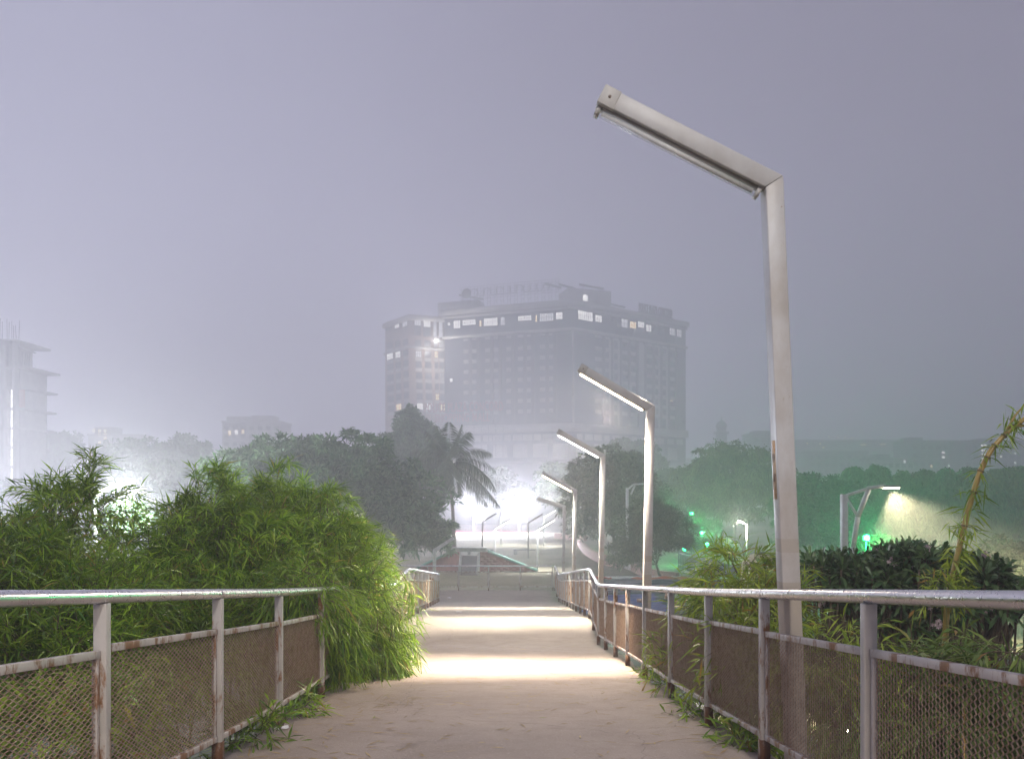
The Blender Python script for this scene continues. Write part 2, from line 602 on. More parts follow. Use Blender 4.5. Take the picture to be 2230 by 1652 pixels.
# pale trodden earth of the park beyond the ramp
pk = [(-22, 36), (9, 36), (11, 48), (9.5, 62), (10, 78), (13, 100), (20, 128), (-20, 128), (-26, 80)]
structure(MB().prism(pk, -0.4, 0.012).build('park_ground', 'park_earth'))
structure(MB().prism([(-30, 107), (-2.5, 107), (6, 108.6), (-2.5, 110.2), (-30, 111)], -0.3, 0.03).build('red_path', 'red_path_paint'))

# ------------------------------------------------------------------ ramp deck
RAMP = [(-4.0, 0.0), (13.1, 0.0), (15.7, 0.0), (28.3, 0.0), (31.5, 0.0)]


def deck_z(d):
    def slope(q):
        return CAMZ - 1.09 - 0.1365 * min(q, 5.84) - 0.126 * max(0.0, q - 5.84)
    z1 = slope(13.1)
    if d <= 13.1:
        return slope(d)
    if d <= 15.7:
        return z1
    if d <= 28.3:
        return z1 - 0.128 * (d - 15.7)
    return z1 - 0.128 * 12.6


def xr(d):
    return float(np.interp(d, [-4, 13.2, 15.7, 28.3, 31.4], [1.585, 1.545, 1.66, 1.80, 1.825]))


def xl(d):
    return float(np.interp(d, [-4, 5.0, 7.2, 15.7, 28.3], [-1.81, -1.80, -1.87, -2.21, -2.82]))


st = np.unique(np.concatenate([np.linspace(-4, 13.1, 80), np.linspace(13.1, 15.7, 12), np.linspace(15.7, 28.3, 60), np.linspace(28.3, 31.5, 14)]))
rows = []
for d in st:
    z = deck_z(d)
    lft = xl(d) - 0.12 + rng.normal(0, 0.012) if d < 28.3 else -5.2
    rgt = xr(d) + 0.13 + rng.normal(0, 0.02)
    u = np.linspace(0, 1, 16)
    xx = lft + (rgt - lft) * u
    zz = z + rng.normal(0, 0.0025, 16)
    zz[0] -= 0.015
    zz[-1] -= 0.015
    top = np.stack([xx, np.full(16, d), zz], 1)
    rows.append(np.vstack([[[lft + 0.02, d, z - 0.28]], top, [[rgt - 0.02, d, z - 0.28]]]))
deck = MB().grid(np.array(rows))
r0, r1 = np.array(rows)[:, 0], np.array(rows)[:, -1]
deck.grid(np.stack([r1, r0], 1))
deck.add(rows[-1], np.arange(18)[None])
dk = structure(deck.build('path', 'deck_concrete'))
for d in (17.5, 24, 30.2):
    MB().prism([(-0.6, d - .25), (0.6, d - .25), (0.6, d + .25), (-0.6, d + .25)], -0.3, deck_z(d) - 0.27).build('pier', 'raw_concrete', dk)

# ------------------------------------------------------------------ railings
RH = 1.08


def wire_mesh(mb, a, b_, v0, v1, pitch, rad):
    """chain link between the uprights a and b_, heights v0..v1 above them"""
    a, b_ = np.array(a), np.array(b_)
    u = b_ - a
    ln = np.linalg.norm(u[:2])
    nw = max(3, int(ln / pitch))
    hz = v1 - v0
    nk = max(4, int(hz / (pitch * 0.56)))
    p = ln / nw
    i = np.arange(nw)[:, None]
    k = np.arange(nk + 1)[None, :]
    frac = (i + ((k + i) % 2)) / nw
    nrm = np.array([-u[1], u[0], 0]) / ln
    zz = v0 + hz * k / nk
    off = np.where((k + i) % 2 == 0, 1, -1) * rad * 1.1
    # zigzag with rounded knees: insert midpoints
    P = a[None, None] + frac[..., None] * u[None, None] + zz[..., None] * np.array([0, 0, 1.0]) + off[..., None] * nrm
    ang = np.array([0, 2.094, 4.189])
    e1, e2 = u / np.linalg.norm(u), nrm
    ring = P[:, :, None] + rad * (np.cos(ang)[:, None] * e1 + np.sin(ang)[:, None] * e2)[None, None]
    n1 = nk + 1
    ii, kk, jj = np.meshgrid(np.arange(nw), np.arange(nk), np.arange(3), indexing='ij')
    ii, kk, jj = ii.ravel(), kk.ravel(), jj.ravel()
    base = (ii * n1 + kk) * 3
    j2 = (jj + 1) % 3
    f = np.stack([base + jj, base + j2, base + 3 + j2, base + 3 + jj], 1)
    mb.add(ring.reshape(-1, 3), f)


def railing(name, label, pts, out, skip=(), group=None, skip_rail_after=None):
    """pts: foot points of the posts in order; out: +1 / -1 side on which the panels lie"""
    pts = [np.array(p, float) for p in pts]
    root = thing(name, label, 'railing', pts[len(pts) // 2], group)
    up = np.array([0, 0, 1.0])
    # handrail
    hp = [p + up * (RH - 0.03) for p in pts]
    fine = []
    for a, b_ in zip(hp[:-1], hp[1:]):
        for t in np.linspace(0, 1, 6, endpoint=False):
            fine.append(a + (b_ - a) * t)
    fine.append(hp[-1])
    fine = np.array(fine)
    for _ in range(2):
        fine[1:-1] = (fine[:-2] + 2 * fine[1:-1] + fine[2:]) / 4
    fine[1:-1] += rng.normal(0, 0.0003, fine[1:-1].shape)
    hr = MB().tube(fine, 0.031, 16).build('handrail', 'stainless', root, smooth=True)
    for k in range(1, len(hp) - 1, 2):
        t = unit(hp[k + 1] - hp[k - 1])
        MB().tube([hp[k] - t * 0.006, hp[k] + t * 0.006], 0.0325, 16).build('weld_ring', 'stainless', hr)
    for k, p in enumerate(pts):
        q = pts[min(k + 1, len(pts) - 1)] - pts[max(k - 1, 0)]
        rz = math.atan2(q[1], q[0])
        po = MB().box(p + up * (RH - 0.06) / 2, (0.042, 0.058, RH - 0.06), rz).build('post', 'rail_paint', root, bevel=0.004)
        MB().box(p + up * 0.075, (0.045, 0.061, 0.15), rz).build('rusty_foot', 'post_foot', po)
    for k in range(len(pts) - 1):
        a, b_ = pts[k], pts[k + 1]
        u = unit(b_ - a)
        h = np.array([-u[1], u[0], 0]) * out * 0.006
        a2, b2 = a + u * 0.028 + h, b_ - u * 0.028 + h
        sag = rng.normal(0, 0.006)
        lo, hi = 0.15, 0.825 + sag
        dmid = (a[1] + b_[1]) / 2
        fr = MB()
        fr.beam(a2 + up * (hi - .017), b2 + up * (hi - .017), 0.034, 0.034)
        fr.beam(a2 + up * (lo + .017), b2 + up * (lo + .017), 0.034, 0.034)
        fr.beam(a2 + u * .012 + up * (lo + .034), a2 + u * .012 + up * (hi - .034), 0.024, 0.024)
        fr.beam(b2 - u * .012 + up * (lo + .034), b2 - u * .012 + up * (hi - .034), 0.024, 0.024)
        fo = fr.build('panel_frame', 'frame_paint', root, bevel=0.003)
        w = MB()
        pitch, rad = (0.023, 0.0036) if dmid < 9 else ((0.027, 0.0038) if dmid < 16 else (0.045, 0.0062))
        wire_mesh(w, a2 + u * .022, b2 - u * .022, lo + .03, hi - .03, pitch, rad)
        w.build('wire_mesh', 'wire', fo)
    return root


dr = [0.9, 2.0, 3.23, 4.56, 5.84, 7.2, 8.6, 9.85, 11.0, 12.1, 13.1, 14.4, 15.7] + list(np.linspace(16.9, 28.3, 10)) + [29.6, 31.3]
railing('bridge_railing', 'grey steel railing with rusty mesh panels along the right of the ramp', [(xr(d), d, deck_z(d)) for d in dr], -1)
dl = [0.9, 2.05, 3.23, 4.5, 5.75, 7.2, 8.5, 9.7, 10.9, 12.0, 13.1, 14.4, 15.7] + list(np.linspace(16.9, 28.3, 10))
railing('bridge_railing', 'grey steel railing half hidden under the bamboo on the left of the ramp', [(xl(d), d, deck_z(d)) for d in dl], 1)
zc = deck_z(31)
railing('end_railing', 'grey steel railing across the far end of the ramp', [(x, 31.35, zc) for x in (-4.95, -3.6, -2.28, -1.0, 0.35, 1.74)], 1)


# ------------------------------------------------------------------ ramp lamps
def arm_lamp(name, label, base, height, lean_x, arm_len, arm_up, side, tube, w=0.105, dep=0.10, light=0, col=(1.0, 0.84, 0.66), group=None, paint='lamp_paint', writing=False, tilt_y=0.0, cat='street lamp', simple=False, drop=0.0):
    """flat box pole, kinked at the top into an arm that rises over the path; side -1: arm to the left"""
    base = np.array(base, float)
    root = thing(name, label, cat, base, group)
    top = base + np.array([lean_x, tilt_y, height])
    pole = MB()
    hw, hd = w / 2, dep / 2
    # inner top corner of the kink is mitred
    miter = w * math.tan((math.pi / 2 - arm_up) / 2) if not simple else 0
    b8 = []
    for z_, pt in ((0, base), (1, top)):
        for sx, sy in ((-1, -1), (1, -1), (1, 1), (-1, 1)):
            dz = 0
            if z_:
                dz = (-math.tan((math.pi / 2 - arm_up) / 2) * w) if sx == side else 0.0
            b8.append(pt + np.array([sx * hw + (0 if not z_ else dz * lean_x / height), sy * hd, dz]))
    po = pole.hexa(np.array(b8)).build('pole', 'pole_paint' if paint == 'lamp_paint' and not simple else paint, root, bevel=0.006)
    o_corner = top + np.array([-side * hw, 0, 0])
    i_corner = top + np.array([side * hw, 0, -math.tan((math.pi / 2 - arm_up) / 2) * w])
    ad = np.array([side * math.cos(arm_up), 0, math.sin(arm_up)])
    an = np.array([-side * math.sin(arm_up), 0, math.cos(arm_up)])
    c0 = np.array([[0, -hd, 0]]) , np.array([[0, hd, 0]])
    e1, e0 = o_corner + ad * (arm_len + w * 0.5), i_corner + ad * arm_len
    e1 = e0 + an * w
    q = [i_corner, o_corner, e1, e0]
    arm = MB().hexa(np.array([p + np.array([0, -hd, 0]) for p in q] + [p + np.array([0, hd, 0]) for p in q])).build('arm', paint, root, bevel=0.006)
    capw = 0.1
    q = [e0 - ad * capw - an * 0.004, e1 - ad * capw + an * 0.004, e1 + an * 0.004 + ad * 0.004, e0 - an * 0.004 + ad * 0.004]
    cap = MB().hexa(np.array([p + np.array([0, -hd - .004, 0]) for p in q] + [p + np.array([0, hd + .004, 0]) for p in q])).build('end_cap', 'cap_paint' if paint == 'lamp_paint' else paint, root, bevel=0.004)
    if not simple:
        cc = (e0 + e1) / 2 - ad * 0.05 - np.array([0, hd + .004, 0])
        MB().tube([cc, cc + np.array([0, -0.004, 0])], 0.009, 10).build('screw', 'post_foot', cap)
    # tube fitting under the arm
    t0, t1 = i_corner + ad * 0.02, e0 - ad * 0.02
    bt = MB().beam(t0 - an * 0.006, t1 - an * 0.006, 0.05 if not simple else dep, 0.012, an).build('batten', 'lamp_paint_dark', arm)
    if tube == 'off':
        MB().tube([t0 - an * .030 + ad * .03, t1 - an * .030 - ad * .03], 0.014, 12).build('light_tube', 'tube_off', arm, smooth=True)
        k8 = []
        cov = MB().tube([t0 - an * .030, t1 - an * .030], 0.026, 12).build('tube_cover', 'tube_cover', arm, smooth=True)
        for e_ in (t0, t1):
            MB().beam(e_ - an * .03 - ad * .012, e_ - an * .03 + ad * .012, 0.054, 0.056, an).build('cover_clip', 'cap_paint', arm)
    elif tube:
        MB().tube([t0 - an * .022 + ad * .03, t1 - an * .022 - ad * .03], 0.012, 10).build('light_tube', tube, arm, smooth=True)
    if light:
        c = (t0 + t1) / 2 - an * 0.06
        for a_ in (-50, -32, -12, 10, 32):
            aa = R(a_)
            dr_ = np.array([math.sin(aa) * 1.0, 0, -math.cos(aa)])
            wgt = 0.8 if a_ < -45 else 1.0
            lightobj('AREA', 'lamp_light', root, c, light / 5 * wgt, col, size=arm_len * 0.8, size_y=0.03, spread=R(46), direction=dr_, xaxis=ad)
        lightobj('AREA', 'lamp_light', root, c, light * 0.55, col, size=arm_len * 0.8, size_y=0.03, spread=R(165), direction=-an, xaxis=ad)
    if writing:
        # bare patch on the side face with hand-painted mark
        f0 = base + (top - base) * 0.545
        sd = np.array([-hw - 0.002 + 0.0, 0, 0])
        ax = unit(top - base)
        pa = MB().hexa(np.array([f0 + sd + np.array([dx, dy, 0]) + ax * dz for dz in (-0.17, 0.17) for dx, dy in ((-.001, -.022), (.001, -.022), (.001, .022), (-.001, .022))])).build('paint_patch', 'patch_paint', po)
        for txt, dz, sz in (('W', 0.045, 0.05), ('179', -0.07, 0.05)):
            cu = bpy.data.curves.new('mark', 'FONT')
            cu.body = txt
            cu.size = 0.075
            cu.align_x = 'CENTER'
            cu.extrude = 0.0006
            tm = bpy.data.objects.new('marking', cu)
            COL.objects.link(tm)
            dg = bpy.context.evaluated_depsgraph_get()
            me = bpy.data.meshes.new_from_object(tm.evaluated_get(dg))
            bpy.data.objects.remove(tm)
            me.materials.clear()
            me.materials.append(MATS['ink'])
            mo = bpy.data.objects.new('marking', me)
            COL.objects.link(mo)
            mo.parent = po
            wd = 0.36 if txt == '179' else 0.6
            mo.matrix_local = Matrix.Translation(Vector(f0 + sd + np.array([-.0025, 0, 0]) + ax * dz - ORIGIN[po.name])) @ Matrix.Rotation(R(-90), 4, 'Z') @ Matrix.Rotation(R(90), 4, 'X') @ Matrix.Diagonal((wd, 1.5, 1, 1))
    return root


def lamp_base(px, d, dz=-0.1):
    return ((px - CX) * d / F, d, deck_z(d) + dz)


G = 'kinked lamp posts along the right of the ramp'
b1 = lamp_base(1739, 4.27, -0.25)
arm_lamp('street_lamp', 'tallest nearest lamp post with unlit tube, leaning, right of the ramp', b1, at(1680, 390, 4.27)[2] - b1[2], (1680 - 1739) * 4.27 / F, 1.08, R(27), -1, 'off', group=G, writing=True)
b2 = lamp_base(1405, 9.8, -0.15)
arm_lamp('street_lamp', 'second lamp post with glowing warm tube, before the dark office tower', b2, at(0, 884, 9.8)[2] - b2[2], 0.07, 1.06, R(30), -1, 'tube_warm', light=300, group=G)
b3 = lamp_base(1307, 15.5)
arm_lamp('street_lamp', 'third lamp post from the camera on the right of the ramp', b3, at(0, 990, 15.5)[2] - b3[2], 0.06, 1.06, R(29), -1, 'tube_cool', light=230, col=(1, .95, .78), group=G)
b4 = lamp_base(1248, 21.5)
arm_lamp('street_lamp', 'fourth lamp post from the camera, warm tube, beside the ramp', b4, at(0, 1066, 21.5)[2] - b4[2], 0.06, 1.06, R(29), -1, 'tube_warm', light=210, col=(1, .95, .78), group=G)
b5 = lamp_base(1226, 27.2)
arm_lamp('street_lamp', 'fifth unlit lamp post with low slanting arm near the ramp end', b5, at(0, 1100, 27.2)[2] - b5[2], 0.05, 1.0, R(17), -1, 'off', group=G)
b0 = lamp_base(1115, -1.9)
arm_lamp('street_lamp', 'lamp post with lit tube standing behind the viewpoint beside the ramp', (1.75, -1.9, deck_z(-1.9) - .25), 3.6, 0.0, 1.06, R(29), -1, 'tube_warm', light=280, group=G)

tall = thing('street_lamp', 'tall street lamp standing behind the viewpoint at the head of the ramp', 'street lamp', (3.4, -6.5, 3.8))
MB().tube([(3.4, -6.5, 3.8), (3.4, -6.5, 15.4), (3.1, -6.3, 15.9), (1.9, -5.6, 16.1)], [0.09, 0.07, 0.06, 0.05], 10).build('pole', 'lamp_paint', tall, smooth=True)
hd = MB().box((1.5, -5.4, 16.1), (0.8, 0.35, 0.12), 2.6).build('lamp_head', 'lamp_paint_dark', tall, bevel=0.03)
MB().box((1.5, -5.4, 16.02), (0.6, 0.25, 0.03), 2.6).build('glass', 'street_glass', hd)
lightobj('POINT', 'lamp_light', tall, (1.5, -5.4, 15.85), 3200, (1.0, 0.94, 0.86), size=0.35)

# left-hand lamps whose arms reach out of the foliage, and the lamps in the park
arm_lamp('street_lamp', 'grey lamp arm rising out of the bamboo before the round tree', (at(728, 0, 14)[0], 14, 0.2), at(0, 1140, 14)[2] - .2, 0, 0.45, R(27), 1, 'off', group='lamps left of the ramp')
arm_lamp('street_lamp', 'dark lamp arm rising out of the round tree by the brick wing wall', (at(946, 0, 49)[0], 49, 0.0), at(0, 1196, 49)[2], 0, 1.45, R(33), 1, None, w=.22, dep=.15, group='lamps left of the ramp')
GP = 'thin kinked lamps in the park'


def park_lamp(px, base_y, lit, label):
    d = 6.6 * F / (base_y - HY)
    r_ = arm_lamp('park_lamp', label, (at(px, 0, d)[0], d, 0), 3.35, 0.03, 1.5, R(31), 1, 'tube_cool' if lit else None, w=0.14, dep=0.1, group=GP, paint='lamp_paint' if lit else 'lamp_paint_dark', simple=True)
    if lit:
        lightobj('AREA', 'lamp_light', r_, (at(px, 0, d)[0] + .75, d, 3.6), 260, (.95, .97, 1), size=1.2, size_y=0.1, spread=R(120), direction=(0, 0, -1))


park_lamp(1050, 1211, False, 'dark unlit park lamp beside the left floodlight and bench')
park_lamp(1077, 1240, True, 'lit park lamp standing on the slope of the brick wing wall')
park_lamp(1091, 1187, True, 'lit far park lamp right of the left floodlight')
park_lamp(1150, 1215, False, 'dark unlit park lamp right of the right floodlight')
park_lamp(1170, 1243, True, 'lit park lamp at the lower right end of the brick wing wall')
park_lamp(1184, 1189, True, 'lit far park lamp left of the fifth ramp lamp')


# ------------------------------------------------------------------ floodlights over the park
def floodlight(px, label, power):
    d = 104.0
    x = at(px, 0, d)[0]
    r_ = thing('floodlight', label, 'floodlight', (x, d, 0), 'white floodlights on masts')
    MB().tube([(x, d, 0), (x, d, 3.75)], 0.09, 10).build('mast', 'lamp_paint', r_)
    hd = MB().box((x, d + .05, 4.05), (0.75, 0.25, 0.55)).build('housing', 'lamp_paint_dark', r_)
    MB().box((x, d - .09, 4.05), (0.66, 0.02, 0.46)).build('glass', 'flood_glass', hd)
    MB().box((x, d + .05, 3.77), (0.9, 0.12, 0.06)).build('bracket', 'lamp_paint_dark', r_)
    lightobj('POINT', 'flood_light', r_, (x, d - .55, 4.05), power, (0.84, 0.86, 1.0), size=0.35)


floodlight(1031, 'glaring white floodlight on a mast below the coconut palm', 21000)
floodlight(1133, 'glaring white floodlight on a mast left of the fifth ramp lamp', 21000)
# the construction floodlight beyond the left edge of the picture
xf, df = at(-190, 0, 62)[0], 62
r_ = thing('floodlight', 'white work floodlight on a tall mast left of the construction tower', 'floodlight', (xf, df, 0), 'white floodlights on masts')
MB().tube([(xf, df, 0), (xf, df, 6.2)], 0.1, 10).build('mast', 'lamp_paint', r_)
hd = MB().box((xf, df, 6.5), (0.8, 0.5, 0.6)).build('housing', 'lamp_paint_dark', r_)
lightobj('POINT', 'flood_light', r_, (xf + .2, df - .7, 6.4), 58000, (0.84, 0.87, 1.0), size=0.35)

for px, lb in ((1046, 'white notice board behind the left floodlight'), (1137, 'white notice board behind the right floodlight')):
    d = 109
    x0, x1 = at(px - 11, 0, d)[0], at(px + 11, 0, d)[0]
    nb = thing('notice_board', lb, 'board', ((x0 + x1) / 2, d, 0), 'white notice boards')
    z0 = at(0, 1136, d)[2]
    MB().box(((x0 + x1) / 2, d, z0 + 1.0), (x1 - x0, 0.12, 2.1)).build('panel', 'white_board', nb)
    for xx in (x0 + .1, x1 - .1):
        MB().box((xx, d + .12, (z0 + 2) / 2), (0.08, 0.08, z0 + 2)).build('leg', 'lamp_paint_dark', nb)

for px, lb in ((1046, 'low grey bench beside the left dark park lamp'), (1147, 'low grey bench beside the right dark park lamp')):
    d = 72
    x = at(px, 0, d)[0]
    bn = thing('bench', lb, 'bench', (x, d, 0), 'benches in the park')
    MB().box((x, d, 0.46), (2.6, 0.5, 0.1)).build('seat', 'raw_concrete', bn)
    for s in (-1, 1):
        MB().box((x + s * 1.1, d, 0.2), (0.32, 0.45, 0.4)).build('leg', 'raw_concrete', bn)

# brick mound with slide
dS = 57.0
ws = thing('brick_slide', 'red brick slide mound with green coping and pale top beam', 'slide', (at(1022, 0, dS)[0], dS, 0))
xa, xb, xc, xd = [at(p, 0, dS)[0] for p in (960, 1003, 1062, 1170)]
ztop = at(0, 1199, dS)[2]
tri = [(xb + 1.9, ztop - .05), (xd, 0.08), (xd, -0.1), (xb + 1.9, -0.1)]
for poly in ([(at(1045, 0, dS)[0], ztop - .1), (xc, ztop - .1), (xd, 0.05), (xd, -.2), (at(1045, 0, dS)[0], -.2)],
             [(xa - 1.8, -.2), (xa - 1.8, 0.3), (at(985, 0, dS)[0], ztop - .1), (at(1000, 0, dS)[0], ztop - .1), (at(1000, 0, dS)[0], -.2)]):
    v = [(p[0], dS, p[1]) for p in poly] + [(p[0], dS + 0.5, p[1]) for p in poly]
    n = len(poly)
    j = np.arange(n)
    wing = MB().add(v, [np.stack([j, (j + 1) % n, (j + 1) % n + n, j + n], 1), j[None], (j + n)[None]]).build('wing_wall', 'brick_red', ws)
# courses of bricks on the wing walls
bm0 = MB().box((0, 0, 0), (0.44, 0.03, 0.15)).mesh('brick')
bm0.materials.append(MATS['brick_red'])
cnt = 0
for iz in range(10):
    for ix in range(46):
        x = at(1046, 0, dS)[0] + 0.25 + ix * 0.5 + (iz % 2) * 0.25
        z = 0.1 + iz * 0.19
        lim = np.interp(x, [xc, xd], [ztop - .35, -.1]) if x > xc else ztop - .35
        if z < lim and cnt < 200 and x < xd - .4:
            o = bpy.data.objects.new('brick', bm0)
            COL.objects.link(o)
            o.parent = ws
            o.location = Vector(np.array([x, dS - 0.008, z]) - ORIGIN[ws.name])
            cnt += 1
MB().beam((xc, dS + .2, ztop - .02), (xd, dS + .2, 0.12), 0.75, 0.16).build('coping', 'coping_green', ws)
MB().beam((at(985, 0, dS)[0], dS + .2, ztop - .02), (xa - 1.8, dS + .2, 0.35), 0.75, 0.16).build('coping', 'coping_green', ws)
MB().box((at(1022, 0, dS)[0], dS + .2, ztop + .1), (at(1060, 0, dS)[0] - at(984, 0, dS)[0], 1.0, 0.3)).build('top_beam', 'concrete_pale', ws, bevel=0.02)
xs0, xs1 = at(1007, 0, dS)[0], at(1040, 0, dS)[0]
MB().hexa(np.array([(xs0, dS - 2.2, 0.02), (xs1 + .1, dS - 2.2, 0.02), (xs1 + .1, dS + .5, .02), (xs0, dS + .5, .02), (xs0, dS - 2.2, 0.06), (xs1 + .1, dS - 2.2, 0.06), (xs1, dS - 0.1, ztop - .35), (xs0, dS - .1, ztop - .35)])).build('slide_bed', 'slide_dark', ws)
for xx in (xs0 - .1, xs1 + .1):
    MB().beam((xx, dS - 2.2, 0.12), (xx, dS - .06, ztop - .25), 0.2, 0.18).build('slide_cheek', 'concrete_pale', ws)


# ------------------------------------------------------------------ low planter walls right of the park path
def curve_wall(name, label, pts, z1, th, mat, cat='wall', group=None):
    w = MB()
    pts = np.array([np.array(p, float) for p in pts])
    t = unit(np.gradient(pts, axis=0))
    nrm = np.stack([-t[:, 1], t[:, 0]], 1) * th / 2
    P = np.array([[(*(p + k), -0.1), (*(p + k), z1), (*(p - k), z1), (*(p - k), -0.1)] for p, k in zip(pts, nrm)])
    w.grid(P)
    w.add(P[0], np.arange(4)[None])
    w.add(P[-1], np.arange(4)[None])
    return tag(w.build(name, mat, loc=(pts[0][0], pts[0][1], 0)), label, cat, group)


def gp(px, py):
    d = 6.6 * F / (py - HY)
    return np.array([(px - CX) * d / F, d])


def bez(a, b_, c, n=14):
    t = np.linspace(0, 1, n)[:, None]
    return (1 - t) ** 2 * np.array(a) + 2 * t * (1 - t) * np.array(b_) + t * t * np.array(c)


curve_wall('planter_wall', 'long curved pinkish planter wall below the tree behind the third lamp', bez(gp(1262, 1185), gp(1275, 1222), gp(1352, 1237)), 0.75, 0.5, 'planter_pink', group='planter walls')
curve_wall('planter_wall', 'short curved pinkish planter wall left of the tarpaulin roof', bez(gp(1372, 1236), gp(1400, 1262), gp(1475, 1268)), 0.7, 0.5, 'planter_pink', group='planter walls')
curve_wall('planter_wall', 'white blocky wall end behind the short planter wall', bez(gp(1340, 1226), gp(1365, 1238), gp(1400, 1250)), 1.5, 0.4, 'concrete_pale', group='planter walls')
curve_wall('planter_wall', 'far low planter wall across the end of the park path', bez(gp(1210, 1172), gp(1240, 1174), gp(1275, 1178)), 0.7, 0.5, 'planter_pink', group='planter walls')

# ------------------------------------------------------------------ stall roof with tarpaulins
zr = CAMZ - 4.8
roof = thing('stall_roof', 'low green sheet roof under tarpaulins right of the ramp', 'roof', (5.5, 25, 0))
rx0, rx1 = 2.35, 14.5
for k, y0 in enumerate(np.arange(13.5, 38, 2.5)):
    # corrugated sheets laid across
    u = np.linspace(rx0 + rng.normal(0, .06), rx1, 3)
    v = np.linspace(y0, y0 + 2.56, 41)
    U, Vv = np.meshgrid(u, v, indexing='ij')
    Zz = zr + 0.02 * np.sin((Vv - y0) * 2 * math.pi / 0.25) + 0.012 * (k % 2) + 0.02
    MB().grid(np.stack([U, Vv, Zz], -1)).build('roof_sheet', 'roof_green', roof)
MB().box(((rx0 + rx1) / 2, 38.3, zr + .02), (rx1 - rx0, 0.5, 0.2)).build('edge_beam', 'concrete_pale', roof)
MB().box(((rx0 + rx1) / 2, 25.8, zr - .12), (rx1 - rx0 - .1, 24.6, 0.12)).build('roof_slab', 'raw_concrete', roof)
for xx in (rx0 + .2, 8.0, rx1 - .3):
    for yy in (14, 22, 30, 37.6):
        MB().box((xx, yy, (zr - .18) / 2), (0.2, 0.2, zr - .18)).build('column', 'raw_concrete', roof)


def tarp(label, x0, x1, y0, y1, mat, amp, lift, seed, wob=0.35):
    rg = np.random.default_rng(seed)
    n, m_ = 70, 60
    u, v = np.meshgrid(np.linspace(0, 1, n), np.linspace(0, 1, m_), indexing='ij')
    z = np.zeros_like(u)
    for _ in range(26):
        a = rg.uniform(-0.5, 0.5) + (math.pi / 2)
        k = rg.uniform(8, 45)
        z += np.sin(k * (u * math.cos(a) + v * math.sin(a)) + rg.uniform(0, 6)) * rg.uniform(0.2, 1) / (1 + k / 15)
    z = np.abs(z) / 3.2 * amp
    xx = x0 + (x1 - x0) * u + wob * np.sin(5 * v + seed) * (u - .5) + 0.12 * np.sin(23 * v + seed)
    yy = y0 + (y1 - y0) * v + wob * np.sin(4 * u + seed * 2) + 0.12 * np.sin(19 * u)
    o = MB().grid(np.stack([xx, yy, zr + lift + z], -1)).build('tarpaulin', mat, loc=((x0 + x1) / 2, (y0 + y1) / 2, zr + lift), smooth=True)
    return tag(o, label, 'tarpaulin', 'tarpaulins on the stall roof')


tarp('near dark crumpled tarpaulin on the green stall roof', 3.2, 8.8, 22.2, 26.6, 'tarp_dark', 0.16, 0.055, 1)
tarp('bright blue tarpaulin in the middle of the stall roof', 2.7, 6.3, 27.6, 32.2, 'tarp_blue', 0.10, 0.055, 2)
tarp('far dark tarpaulin along the back of the stall roof', 2.6, 9.2, 32.5, 36.8, 'tarp_dark', 0.20, 0.06, 3)
tarp('dark tarpaulin piled at the right end of the stall roof', 8.6, 13.5, 30.5, 36.9, 'tarp_dark', 0.34, 0.065, 4)
tarp('red tarpaulin strip folded on the back edge of the roof', 6.2, 9.4, 36.85, 37.7, 'tarp_red', 0.28, 0.065, 5, 0.1)
tarp('small scrap of red tarpaulin at the left back of the roof', 3.9, 4.7, 35.6, 36.1, 'tarp_red', 0.16, 0.33, 6, 0.1)
bmesh0 = MB().box((0, 0, 0.055), (0.25, 0.12, 0.11)).mesh('loose_brick')
bmesh0.materials.append(MATS['brick_loose'])
for k, (x, y) in enumerate([(4.3, 26.9), (5.2, 29.6), (6.45, 30.6), (6.6, 31.3), (6.5, 29.2), (5.0, 33.0), (6.9, 33.4), (7.2, 33.6), (8.3, 34.2), (3.8, 24.2), (5.6, 23.6), (6.8, 24.0), (3.3, 33.9), (7.6, 27.4)]):
    o = bpy.data.objects.new('loose_brick', bmesh0)
    COL.objects.link(o)
    o.location = (x, y, zr + (0.16 if k not in (0, 13) else 0.045))
    o.rotation_euler = (0, 0, rng.uniform(0, 3))
    s = rng.uniform(1.0, 1.5)
    o.scale = (s, s, s)
    where = 'beside the blue tarpaulin' if 26.6 < y < 32.3 else ('on the far dark tarpaulin' if y > 32.3 else 'on the near dark tarpaulin')
    tag(o, 'loose brown brick ' + where + ' of the stall roof', 'brick', 'bricks ' + where)


# ------------------------------------------------------------------ trees
def limb(mb, a, b_, r0, r1, n=7, wob=0.12, sides=6):
    a, b_ = np.array(a, float), np.array(b_, float)
    t = np.linspace(0, 1, n)[:, None]
    L = np.linalg.norm(b_ - a)
    p = a + (b_ - a) * t
    p[1:-1] += rng.normal(0, wob * L / n, (n - 2, 3))
    mb.tube(p, np.linspace(r0, r1, n), sides)


